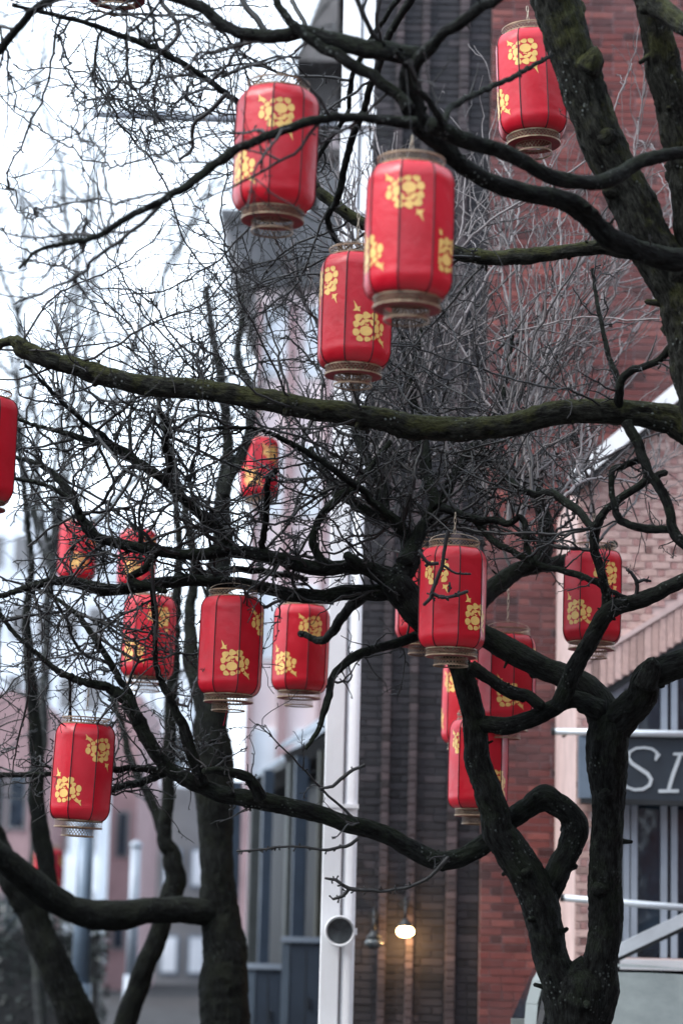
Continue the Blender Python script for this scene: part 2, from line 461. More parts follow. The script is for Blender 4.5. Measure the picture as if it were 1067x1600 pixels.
for sgn in (0, 1):
    a = Vector((XL-.05, YG-.06, ctop(XL-.05)+.06)); b = Vector((GA.x, YG-.06, ctop(GA.x)+.06))
    if sgn: a.x, b.x = 2*GA.x-a.x, GA.x+.001
    m = MB(); m.obox(a, b, .36, .135); m.build('coping', M['coping'], gb)
    m = MB(); dz = Vector((0,.03,-.118)); m.obox(a+dz, b+dz, .26, .055); m.build('coping_shadow', M['iron'], gb)  # dark bar added as the shadow line under the coping
mb = MB(); mb.box(XJ-.02, 2*GA.x-XJ+.02, YG-.12, YG+.1, ZS-.10, ZS-.012); mb.build('sill', M['white'], gb)
# window: frame, mullions and panes
win = empty('window'); win.parent = gb
YW = YG + .16
def arch_top(x): return arc_z(x, RIN) - .02
head_strip('head_frame', M['iron'], RIN-.055, RIN-.002, YW-.14, YW+.05, win, XJ+.003, None)
head_strip('head_frame', M['frame'], RIN-.16, RIN-.057, YW-.03, YW+.05, win, XJ+.003, None)
ml = [W(p, 1330, YG).x for p in (981, 993, 1040, 1056, 1110, 1124, 1176, 1190, 1240, 1254, 1310, 1324, 1390)]
m = MB(); m.box(XJ+.002, XJ+.075, YW-.06, YW+.05, ZS, arch_top(XJ+.04)-.05); m.build('jamb', M['white'], win)
for x in ml:
    m = MB(); m.box(x-.028, x+.028, YW-.03, YW+.05, ZS+.002, arch_top(x)-.1); m.build('mullion', M['frame'], win)
xs = [XJ+.03] + ml + [2*GA.x-XJ]
for a, b in zip(xs[:-1], xs[1:]):
    m = MB(); e = (b-a)*.02
    n = len(m.v); seg = 6
    bt = [(a+(b-a)*q/seg, YW+.02, ZS) for q in range(seg+1)]; tp = [(p[0], YW+.02, arch_top(p[0])-.05) for p in bt]
    for q in range(seg): m.quad(bt[q], bt[q+1], tp[q+1], tp[q])
    m.build('pane', M['glass'], win)
mb = MB(); mb.box(XJ, 2*GA.x-XJ, YG+.35, YG+.4, 0, arc_z(GA.x, RIN)); mb.build('blind', M['dark_inside'], win)
# sign board with its lettering
sg = empty('shop_sign'); sg.parent = None
YS = YG - .16
s0, s1 = W(909, 1249, YS), W(1067, 1156, YS)
zl = .5*(W(909, 1252, YS).z + W(1067, 1246, YS).z); zh = .5*(W(909, 1152, YS).z+W(1067, 1150, YS).z)
mb = MB(); mb.box(s0.x, 2*GA.x-s0.x, YS, YS+.10, zl, zh); mb.build('board', M['slate'], sg)
mb = MB(); mb.box(s0.x-.02, 2*GA.x-s0.x+.02, YS-.05, YS+.12, zh+.002, zh+.045); mb.build('top_ledge', M['frame'], sg)
mb = MB(); mb.box(s0.x-.01, 2*GA.x-s0.x+.01, YS-.03, YS+.11, zl-.045, zl-.002); mb.build('bottom_rail', M['iron'], sg)
mb = MB(); mb.box(s0.x-.03, s0.x+.075, YS-.02, YS+.11, zl+.002, zh-.002); mb.build('end_panel', M['postgrey'], sg)
setp(sg, 'dark slate shop sign with white italic letters SI over the window', 'sign')
def strokes(name, lines, parent):
    m = MB()
    for pts, ws in lines:
        pp = [W(x, y, YS-.012) for x, y in pts]
        L = []; Rr = []
        for i, p in enumerate(pp):
            t = (pp[min(i+1, len(pp)-1)] - pp[max(i-1, 0)]).normalized(); nrm = Vector((-t.z, 0, t.x))
            w = ws[i]/FPX*YS/2; L.append(p+nrm*w); Rr.append(p-nrm*w)
        for i in range(len(pp)-1):
            m.quad(L[i], L[i+1], Rr[i+1], Rr[i])
            f = Vector((0, .012, 0))
            m.quad(L[i], L[i]+f, L[i+1]+f, L[i+1]); m.quad(Rr[i], Rr[i+1], Rr[i+1]+f, Rr[i]+f)
    m.build(name, M['lettering'], parent)
S = [(1024,1186),(1026,1176),(1018,1170),(1006,1168),(993,1169),(983,1175),(981,1184),(987,1193),(999,1201),(1011,1209),(1017,1218),(1014,1227),(1004,1233),(991,1234),(979,1230),(974,1223),(976,1214)]
strokes('letter', [(S, [3.5,4,4,4,3.5,4,5,5.5,6,6,5.5,5,5,4.5,4,4,3.5]), ([(1030,1178),(1023,1188)], [3.5,3.5])], sg)
strokes('letter', [([(1062,1180),(1057,1194),(1051,1210),(1044,1234)], [5,5.5,5.5,5.5]), ([(1051,1178.2),(1075,1177.6)], [4,4]), ([(1028,1236.2),(1060,1235.8)], [5,5])], sg)

# rails by the shop front
def rail(name, a, b, r, label, extra=None):
    e = empty(name); m = MB(); m.cyl(a, b, r, n=14); m.build('tube', M['rail'], e, True)
    for q in (a, b):
        t = (Vector(b)-Vector(a)).normalized(); s = -1 if q is a else 1
        m = MB(); m.cyl(Vector(q)+t*s*.001, Vector(q)+t*s*.03, r*1.12, n=14); m.build('end_cap', M['black'], e)
        m = MB(); m.cyl(Vector(q)-t*s*.12, Vector((q[0]-t.x*s*.12, YG-.04, q[2]-t.z*s*.12)), r*.5, n=8); m.build('bracket', M['iron'], e)
    setp(e, label, 'rail', 'metal rails on the shop front'); return e
rail('awning_rail', W(866, 1143, YG-.5), W(1130, 1148, YG-.5), .030, 'short white metal tube rail above the dark sign board end')
rail('awning_rail', W(880, 1403, YG-.5), W(1140, 1424, YG-.5), .030, 'long pale metal tube rail crossing the shop window below the sign')
e = empty('sloping_handrail'); a, b = W(955, 1490, YG-.7), W(1120, 1412, YG-.7)
m = MB(); m.obox(a, b, .07, .10); m.build('handrail', M['rail'], e)
m = MB(); m.obox(a+Vector((0,.01,-.075)), b+Vector((0,.01,-.075)), .05, .03); m.build('lower_edge', M['iron'], e)
for t in (.05, .95):
    q = Vector(a).lerp(b, t); m = MB(); m.cyl(q, (q.x, q.y, .12), .025, n=10); m.build('post', M['iron'], e)
setp(e, 'pale sloping flat handrail low beside the shop window', 'handrail')

# ------------------------------------------------------------------ wall lamps in the blackened corner
def wall_lamp(px, py, lit, label):
    e = empty('wall_lamp'); y = YR - .42; c = W(px, py, y)
    m = MB(); m.lathe([(.001,.10),(.025,.095),(.04,.07),(.075,.03),(.072,.026),(.036,.06),(.001,.08)], 24, c); m.build('shade', M['iron'], e, True)
    m = MB(); m.lathe([(.001,.03),(.06,.02),(.084,-.01),(.078,-.045),(.045,-.068),(.001,-.075)], 20, c)
    if lit:
        mm, nt, b = mat_new('lamp_glow'); b.inputs['Base Color'].default_value = (1,.8,.5,1)
        b.inputs['Emission Color'].default_value = (1.0,.62,.27,1); b.inputs['Emission Strength'].default_value = 12.0
    else: mm = M['lens']
    m.build('bulb_globe', mm, e, True)
    m = MB()
    pts = [Vector((c.x, c.y, c.z+.09)), Vector((c.x, c.y+.02, c.z+.22)), Vector((c.x, c.y+.14, c.z+.30)), Vector((c.x, YR+.0, c.z+.24))]
    for a, b2 in zip(pts[:-1], pts[1:]): m.cyl(a, b2, .013, n=8)
    m.build('bracket_arm', M['iron'], e, True)
    m = MB(); m.cyl((c.x, YR-.07, c.z+.24), (c.x, YR+.03, c.z+.24), .05, n=16); m.build('wall_plate', M['iron'], e)
    if lit:
        L = bpy.data.lights.new('lamp_bulb', 'POINT'); L.energy = 5; L.color = (1,.55,.22); L.shadow_soft_size = .05
        lo = bpy.data.objects.new('lamp_bulb', L); COL.objects.link(lo); lo.location = (c.x+.03, c.y+.30, c.z-.13); lo.parent = e
    setp(e, label, 'lamp', 'wall lamps on the blackened corner')
wall_lamp(633, 1452, True, 'lit warm wall lamp glowing low on the blackened brick corner')
wall_lamp(584, 1470, False, 'unlit wall lamp beside the white post, left of the glowing one')

# ------------------------------------------------------------------ white post with bracket arm and floodlight
YP = 19.0
post = empty('white_post'); pc = W(527, 1500, YP)
post.location = (pc.x, YP, 0)
def half(m, x0, x1, y0, y1, z0, z1):
    m.box(x0, x1, y0, y1, z0, z1)
m = MB()
def rounded(m, cx, w, d, z0, z1, r, n=5):
    pts = []
    for sx, sy, a in ((1,-1,-90),(1,1,0),(-1,1,90),(-1,-1,180)):
        for k in range(n+1):
            an = R(a+90*k/n); pts.append((cx+sx*(w/2-r)+r*math.cos(an), sy*(d/2-r)+r*math.sin(an)))
    k = len(m.v); N = len(pts)
    m.v += [(p[0], p[1], z0) for p in pts] + [(p[0], p[1], z1) for p in pts]
    m.f += [(k+i, k+(i+1)%N, k+N+(i+1)%N, k+N+i) for i in range(N)] + [tuple(k+N+i for i in range(N))]
rounded(m, -.060, .150, .16, 0, 9.9, .012); m.build('shaft', M['white'], post)
m = MB(); rounded(m, .076, .108, .13, 0, 9.9, .045); m.build('conduit', M['white'], post, True)
m = MB(); m.box(-.2, .2, -.2, .2, 0, .14); m.build('base_plate', M['iron'], post)
zb = W(400, 186, YP).z
m = MB(); xa = W(147, 183, YP).x - pc.x
m.cyl((-.14, 0, zb), (xa+.6, 0, zb+.01), .042, n=14); m.cyl((xa+.6, 0, zb+.01), (xa, 0, zb+.015), .042, .03, n=14)
m.build('bracket_arm', M['frame'], post, True)
m = MB(); m.box(-.16, .15, -.11, .11, zb-.07, zb+.07); m.build('arm_collar', M['white'], post)
for z in (2.6, 5.2, 7.4):
    m = MB(); m.box(-.142, .137, -.088, .088, z, z+.03); m.build('strap', M['white'], post)
setp(post, 'tall white painted post with a horizontal arm in front of the brick corner', 'post')
fl = empty('floodlight'); fc = W(531, 1455, YP-.30)
fl.location = fc; fl.scale = (.86,.86,.86)
m = MB(); m.lathe([(.001,.17),(.06,.165),(.10,.12),(.118,.02),(.136,.0),(.138,-.03),(.122,-.034),(.118,-.01),(.112,.0)], 28, (0,0,0), 'Y'); m.build('housing', M['white'], fl, True)
m = MB(); m.lathe([(.001,.004),(.112,.004)], 28, (0,0,0), 'Y'); m.build('lens', M['lens'], fl)
m = MB()
for k in range(14):
    t0, t1 = R(15+150*k/14), R(15+150*(k+1)/14)
    for r in (.124,):
        m.quad((r*math.cos(t0),-.03,r*math.sin(t0)),(r*math.cos(t1),-.03,r*math.sin(t1)),(r*math.cos(t1),-.085,r*math.sin(t1)),(r*math.cos(t0),-.085,r*math.sin(t0)))
m.build('visor', M['iron'], fl)
m = MB(); m.box(-.152,-.138,-.02,.2,-.03,.03); m.box(.138,.152,-.02,.2,-.03,.03); m.box(-.152,.152,.2,.215,-.03,.03); m.build('yoke', M['white'], fl)
setp(fl, 'round white floodlight with dark lens strapped low on the white post', 'floodlight')

# ------------------------------------------------------------------ slatted shop front left of the post
sf = empty('slatted_shopfront'); setp(sf, 'low dark shop front with vertical blue grey fins under a slate canopy', 'building')
A, B = W(520, 1350, 29.0), W(358, 1350, 37.0)
A.z = B.z = 0
zt = W(470, 1195, 31.5).z
dr = (B-A).normalized(); nr = Vector((-dr.y, dr.x, 0))
if nr.y > 0: nr = -nr
m = MB(); q = -nr*.45
m.quad(A+q, B+q, B+q+Vector((0,0,zt+.3)), A+q+Vector((0,0,zt+.3)))
m.quad(A+q, A+q-nr*4, A+q-nr*4+Vector((0,0,zt)), A+q+Vector((0,0,zt))); m.build('wall', M['dark_inside'], sf)
fins = [(503, 16, 'fin_olive', 0), (478, 9, 'fin_blue', .1), (470, 8, 'fin_blue', 0), (452, 22, 'fin_grey', -.02), (421, 12, 'fin_blue', .05), (397, 15, 'fin_grey', 0), (373, 11, 'fin_blue', .06)]
for pxc, wpx, mt, off in fins:
    # intersection of the pixel ray with the facade line
    v = FWD + (pxc-CX)/FPX*RGT - (1350-CY)/FPX*UPV
    den = v.x*dr.y - v.y*dr.x
    s = (A.x*dr.y - A.y*dr.x)/den
    c = Vector((v.x*s, v.y*s, 0)) + nr*off; w = wpx/FPX*c.y/2*1.05
    m = MB(); m.obox(c+Vector((0,0,.05)), c+Vector((0,0,zt+.05)), w*2, .14, up=nr); m.build('fin', M[mt], sf)
for (p0, p1, y0, y1, Yd) in ((392, 468, 1213, 1168, 33.4), (438, 530, 1163, 1120, 30.6)):
    a, b = W(p0, y0, Yd+1.4), W(p1, y1, Yd-1.4)
    b2, a2 = W(p1, y1-2, Yd-1.4), W(p0, y0-2, Yd+1.4)
    up = Vector((.9, .9, .72)); m = MB()
    m.quad(a, b, b+up, a+up); t = Vector((0,0,-.06)); m.quad(a+t, a+up+t, b+up+t, b+t); m.quad(a, a+t, b+t, b); m.quad(b, b+t, b+up+t, b+up); m.quad(a, a+up, a+up+t, a+t)
    m.build('canopy', M['roofslate'], sf)
    m = MB(); k = Vector((.14,.14,-.30)); m.quad(a+t*1.1+k*.2, b+t*1.1+k*.2, b+k, a+k); m.quad(a+k, b+k, b+k+Vector((1,1,0)), a+k+Vector((1,1,0))); m.build('fascia', M['black'], sf)
def cabinet(p0, p1, py, Y, d, label):
    e = empty('street_cabinet'); a, b = W(p0, py, Y), W(p1, py, Y)
    e.location = ((a.x+b.x)/2, Y, 0); w = (b.x-a.x)/2; h = (a.z+b.z)/2
    m = MB(); m.box(-w+.085, w, 0, d, .08, h); m.build('body', M['cabinet'], e)
    m = MB(); m.box(-w, -w+.082, -.01, d, .08, h-.01); m.build('side_panel', M['cabinet_edge'], e)
    m = MB(); m.poly([(-w-.02,-.03,h+.002),(w+.02,-.03,h+.002),(w+.02,d,h+.07),(-w-.02,d,h+.07)]); m.box(-w-.02, w+.02, -.03, d, h-.03+.032, h+.012); m.build('lid', M['cabinet'], e)
    m = MB(); m.box(w*.05, w*.05+.008, -.004, .02, .12, h-.05); m.build('door_gap', M['black'], e)
    m = MB(); m.box(w*.18, w*.24, -.03, .0, h*.55, h*.55+.12); m.build('handle', M['iron'], e)
    m = MB(); m.box(-w-.01, w+.01, -.02, d+.02, 0, .078); m.build('plinth', M['black'], e)
    setp(e, label, 'cabinet', 'steel cabinets beside the white post')
cabinet(441, 512, 1474, 26.5, .5, 'taller dark blue steel cabinet right against the white post')
cabinet(388, 447, 1516, 27.6, .5, 'lower dark blue steel cabinet left of the taller one')

# ------------------------------------------------------------------ buildings down the street
def block(name, px0, px1, py_top, Y, mat, label, depth=8, cat='building'):
    e = empty(name); a, b = W(px0, (py_top+1466)/2, Y), W(px1, (py_top+1466)/2, Y); h = W((px0+px1)/2, py_top, Y).z
    e.location = ((a.x+b.x)/2, Y, 0); w = (b.x-a.x)/2
    m = MB(); m.box(-w, w, 0, depth, 0, h); m.build('wall', mat, e)
    setp(e, label, cat); return e, w, h
def wins(e, w, h, cols, rows, ww, wh, mat=None, z0=.9, dz=3.2, fr=None):
    for r in range(rows):
        for c in range(cols):
            x = -w + (c+.5)*2*w/cols; z = z0 + r*dz
            if z+wh > h-.3: continue
            f = MB(); f.box(x-ww/2-.07, x+ww/2+.07, -.06, .02, z-.07, z+wh+.07); fo = f.build('window', fr or M['white'], e)
            f = MB(); f.box(x-ww/2, x+ww/2, -.075, -.062, z, z+wh); f.build('pane', mat or M['glass'], fo)
e, w, h = block('corner_house', 388, 590, 452, 55, M['pinkwall'], 'pale pink rendered house with dark projecting eaves down the street', 10)
for pxc, wp in ((447, 16), (395, 10), (505, 10)):
    c = W(pxc, 900, 55).x - e.location.x; m = MB(); m.box(c-wp/2/FPX*55, c+wp/2/FPX*55, -.25, .0, 0, h-.4); m.build('pilaster', M['pinkbrick'], e)
wins(e, w, h, 3, 4, .55, 1.6, M['greywall'], z0=4.6, dz=3.3)
def slab(name, p0, p1, y0, y1, Yf, dep, mat, par, tap=0.0):
    a, b = W(p0, y1, Yf), W(p1, y0, Yf); lo = par.location
    m = MB(); x0, x1, z0, z1 = a.x-lo.x, b.x-lo.x, a.z, b.z; yf = Yf-lo.y
    v = [(x0+tap,yf+tap,z0),(x1,yf+tap,z0),(x1,yf+dep,z0),(x0+tap,yf+dep,z0),(x0,yf,z1),(x1,yf,z1),(x1,yf+dep,z1),(x0,yf+dep,z1)]
    m.v = v; m.f = [(0,3,2,1),(4,5,6,7),(0,1,5,4),(1,2,6,5),(2,3,7,6),(3,0,4,7)]
    m.build(name, mat, par)
slab('eaves', 340, 600, 332, 398, 53.6, 10, M['beige'], e, .5)
slab('eaves_bracket', 372, 600, 399, 436, 54.2, 9, M['beige'], e, .35)
slab('attic', 497, 600, 246, 331, 54.6, 8, M['beige'], e)
slab('attic_eaves', 488, 600, 232, 245, 54.2, 8, M['darkstone'], e)
slab('upper_roof', 516, 640, -60, 114, 53.8, 9, M['darkstone'], e, -.8)
slab('upper_storey', 470, 640, 115, 172, 54.0, 9, M['darkstone'], e, .12)
slab('stair_turret', 512, 640, 173, 231, 55.4, 6, M['pinkwall'], e)

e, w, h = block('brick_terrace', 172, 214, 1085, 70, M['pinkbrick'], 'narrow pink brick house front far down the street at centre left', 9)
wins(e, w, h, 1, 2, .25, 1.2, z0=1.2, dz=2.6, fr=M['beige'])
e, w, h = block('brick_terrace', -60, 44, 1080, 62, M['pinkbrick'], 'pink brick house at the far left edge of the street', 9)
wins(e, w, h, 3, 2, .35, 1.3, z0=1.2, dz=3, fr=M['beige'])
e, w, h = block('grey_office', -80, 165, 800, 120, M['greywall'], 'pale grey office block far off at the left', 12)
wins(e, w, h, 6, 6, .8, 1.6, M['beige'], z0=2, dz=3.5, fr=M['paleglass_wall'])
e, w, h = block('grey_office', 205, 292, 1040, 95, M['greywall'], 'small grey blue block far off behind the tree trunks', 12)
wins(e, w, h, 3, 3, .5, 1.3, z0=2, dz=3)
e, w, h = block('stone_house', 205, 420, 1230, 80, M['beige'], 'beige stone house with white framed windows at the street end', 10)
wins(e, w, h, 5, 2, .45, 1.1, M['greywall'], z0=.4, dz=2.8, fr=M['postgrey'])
def lamppost(px, wpx, py_top, Y, mat, label):
    e = empty('street_post'); c = W(px, 1500, Y); e.location = (c.x, Y, 0); h = W(px, py_top, Y).z; r = wpx/FPX*Y/2
    m = MB(); m.cyl((0,0,.9), (0,0,h), r, r*.85, n=16); m.build('shaft', mat, e, True)
    m = MB(); m.cyl((0,0,0), (0,0,.9), r*1.35, r*1.25, n=16); m.build('base', mat, e, True)
    m = MB(); m.lathe([(r*.86,0),(r*1.1,.03),(r*1.0,.09),(.001,.14)], 16, (0,0,h)); m.build('cap', mat, e, True)
    setp(e, label, 'post')
lamppost(127, 28, 1295, 34, M['postgrey'], 'thick blue grey street post below the lowest left lantern')
lamppost(206, 18, 1325, 42, M['frame'], 'thin pale street post between the blurred trunks')

# unseen terraces added beside and behind the viewer to shade the street
def shade_block(x0, x1, y0, y1, h, mat, label, side):
    e = empty('brick_terrace'); m = MB(); m.box(x0, x1, y0, y1, 0, h); m.build('wall', mat, e)
    m = MB(); m.box(x0-.3, x1+.3, y0-.3, y1+.3, h+.003, h+.5); m.build('cornice', M['darkstone'], e)
    n = int(((x1-x0) if side == 'y' else (y1-y0))/3.2)
    for r in range(int(h/3.4)):
        for k in range(n):
            z = 1.2+3.4*r; m = MB()
            if side == 'y':
                x = x0+(k+.5)*(x1-x0)/n; m.box(x-.55, x+.55, y1+.002, y1+.05, z, z+1.8)
            else:
                y = y0+(k+.5)*(y1-y0)/n; xx = x0-.05 if side == 'l' else x1+.002
                m.box(xx, xx+.048, y-.55, y+.55, z, z+1.8)
            m.build('window', M['glass'], e)
    setp(e, label, 'building')
shade_block(8.6, 18, -30, 19.5, 10.5, M['pinkbrick_dark'], 'unseen red brick terrace added right of the viewer to shade the street', 'l')
shade_block(-16, 7.5, -44, -26, 10, M['pinkbrick_dark'], 'unseen brick building added behind the viewer to shade the street', 'y')
shade_block(-24, -13, -30, 12, 8, M['pinkbrick_dark'], 'unseen low brick terrace added left of the viewer to shade the street', 'r')

# hedge far left
def leaf_mass(name, pts_fn, n, size, mat, label, cat, seed):
    rnd = random.Random(seed); m = MB()
    for _ in range(n):
        p = Vector(pts_fn(rnd)); u = Vector((rnd.gauss(0,1), rnd.gauss(0,1), rnd.gauss(0,1))).normalized()
        w = u.cross(Vector((rnd.gauss(0,1), rnd.gauss(0,1), rnd.gauss(0,1)))).normalized(); s = size*rnd.uniform(.6,1.3)
        m.quad(p-u*s, p-w*s*.5, p+u*s, p+w*s*.5)
    return m
M['hedge'] = plain('hedge_leaf', (.05,.065,.06), .45, var=.4, scale=6)
hg = empty('hedge'); hl, hr = W(-60, 1500, 40), W(168, 1500, 40); hz = W(60, 1425, 40).z
hg.location = ((hl.x+hr.x)/2, 40, 0); hw = (hr.x-hl.x)/2
m = leaf_mass('x', lambda r: (r.uniform(-hw, hw), r.uniform(-.5,.5), (1-(r.random()**2.2))*hz*(.9+.2*math.sin(r.random()*6))), 5000, .055, None, '', '', 3)
setp(m.build('foliage', M['hedge'], hg), kind='stuff')
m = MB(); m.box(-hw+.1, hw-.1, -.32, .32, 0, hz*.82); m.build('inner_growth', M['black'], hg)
setp(hg, 'dark clipped hedge at the lower left behind the forked trunk', 'hedge')

# ------------------------------------------------------------------ parked car low at the right
def car():
    e = empty('parked_car'); c = W(992, 1500, 19.2); e.location = (c.x, 19.2, .0)
    hw = .80
    def ring(z, y, w, rr=.0): return (w, y, z)
    # body as lofted cross-sections along Y (front towards the camera)
    secs = [(-1.75, .30, .62, .60), (-1.68, .25, .74, .70), (-1.1, .22, .80, .80), (-.55, .2, .86, .92), (.0, .2, .86, .95), (1.6, .2, .86, .95), (2.2, .25, .82, .92), (2.3, .3, .78, .85)]
    m = MB(); n = 0
    prof = lambda w, z0, z1: [(-w*.92, z0), (-w, z0+.18), (-w, z1-.14), (-w*.93, z1-.02), (-w*.6, z1+.02), (w*.6, z1+.02), (w*.93, z1-.02), (w, z1-.14), (w, z0+.18), (w*.92, z0)]
    for (y, z0, w, z1) in secs:
        for (x, z) in prof(w, z0, z1): m.v.append((x, y, z))
    K = 10
    for i in range(len(secs)-1):
        for k in range(K):
            j = (k+1) % K; m.f.append((i*K+k, i*K+j, (i+1)*K+j, (i+1)*K+k))
    m.f += [tuple(range(K-1,-1,-1)), tuple((len(secs)-1)*K+k for k in range(K))]
    m.build('body', M['carpaint'], e, True)
    # cabin shell
    base = [(-.80,-.55,.93),(.80,-.55,.93),(.82,1.9,.95),(-.82,1.9,.95)]
    top = [(-.66,.02,1.405),(.66,.02,1.405),(.66,1.5,1.42),(-.66,1.5,1.42)]
    m = MB(); G = 12
    zf = lambda x: 1.40 + .035*(1-(x/.66)**2)
    for i in range(G):
        x0, x1 = -.66+1.32*i/G, -.66+1.32*(i+1)/G
        m.quad((x0,.0,zf(x0)),(x1,.0,zf(x1)),(x1,1.5,zf(x1)+.01),(x0,1.5,zf(x0)+.01))
    m.build('roof', M['carpaint'], e, True)
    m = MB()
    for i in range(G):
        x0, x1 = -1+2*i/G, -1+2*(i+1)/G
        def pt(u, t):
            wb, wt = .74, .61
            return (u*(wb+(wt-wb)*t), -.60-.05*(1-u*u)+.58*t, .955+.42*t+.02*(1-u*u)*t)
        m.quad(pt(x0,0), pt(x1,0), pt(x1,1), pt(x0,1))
    mm, nt, b = mat_new('sky_sheen_screen'); n1 = noise_node(nt, 5, 5)
    nt.links.new(ramp(nt, n1.outputs[0], [(.35, (.10,.115,.11)), (.65, (.145,.165,.155))]).outputs[0], b.inputs['Base Color']); b.inputs['Roughness'].default_value = .28  # sky reflection painted into the base colour as grey-green mottling
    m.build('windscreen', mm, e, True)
    for s in (-1, 1):
        m = MB(); pts = [(s*.80,-.585,.93),(s*.755,-.44,1.09),(s*.70,-.23,1.27),(s*.655,-.10,1.375),(s*.60,-.03,1.415)]
        for a, b2 in zip(pts[:-1], pts[1:]): m.obox(a, b2, .045, .05)
        m.build('windscreen_seal', M['black'], e)
        m = MB(); pts = [(s*.86,-.52,.93),(s*.83,-.33,1.12),(s*.765,-.10,1.29),(s*.70,.0,1.39),(s*.63,.02,1.425)]
        for a, b2 in zip(pts[:-1], pts[1:]): m.obox(a, b2, .09, .06)
        m.build('pillar', M['carpaint'], e)
        m = MB(); m.quad((s*.83,-.4,.95),(s*.83,1.8,.96),(s*.68,1.45,1.39),(s*.69,.0,1.37)); m.build('side_window', M['glass'], e)
        m = MB(); m.cyl((s*.5,-1.74,.55),(s*.5,-1.66,.55),.11,n=20); m.build('headlight', M['frame'], e)
        m = MB(); m.box(s*.93-.06, s*.93+.06, -.42,-.33,.93,1.03); m.build('mirror', M['carpaint'], e)
        for y in (-1.1, 1.45):
            m = MB(); m.cyl((s*.70,y,.31),(s*.87,y,.31),.31,n=28); wo = m.build('wheel', M['black'], e, True)
            m = MB(); m.cyl((s*.872,y,.31),(s*.885,y,.31),.2,n=20); m.build('rim', M['frame'], wo)
    m = MB(); m.quad((-.8,1.92,.95),(.8,1.92,.95),(.66,1.5,1.4),(-.66,1.5,1.4)); m.build('rear_window', M['glass'], e)
    m = MB(); m.obox((-.74,-.645,.955),(.74,-.645,.955),.04,.03); m.build('cowl', M['black'], e)
    m = MB(); m.obox((-.02,-.66,.95),(.05,-.68,.86),.05,.05); m.build('wiper', M['black'], e)
    setp(e, 'pale grey green parked car with curved windscreen at the lower right', 'car')
car()

# ------------------------------------------------------------------ tubes for trunks, limbs and twigs
def catmull(pts, step):
    """pts: array (n,4) x y z r -> resampled"""
    pts = np.asarray(pts, float); n = len(pts)
    if n < 3:
        k = max(2, int(np.linalg.norm(pts[-1,:3]-pts[0,:3])/step)); t = np.linspace(0,1,k+1)[:,None]
        return pts[0]*(1-t)+pts[-1]*t
    ext = np.vstack([2*pts[0]-pts[1], pts, 2*pts[-1]-pts[-2]]); out = []
    for i in range(n-1):
        p0, p1, p2, p3 = ext[i:i+4]; L = np.linalg.norm(p2[:3]-p1[:3]); k = max(1, int(L/step))
        t = (np.arange(k)/k)[:,None]
        out.append(.5*((2*p1)+(-p0+p2)*t+(2*p0-5*p1+4*p2-p3)*t**2+(-p0+3*p1-3*p2+p3)*t**3))
    out.append(pts[-1:]); o = np.vstack(out); o[:,3] = np.maximum(o[:,3], 1e-4); return o

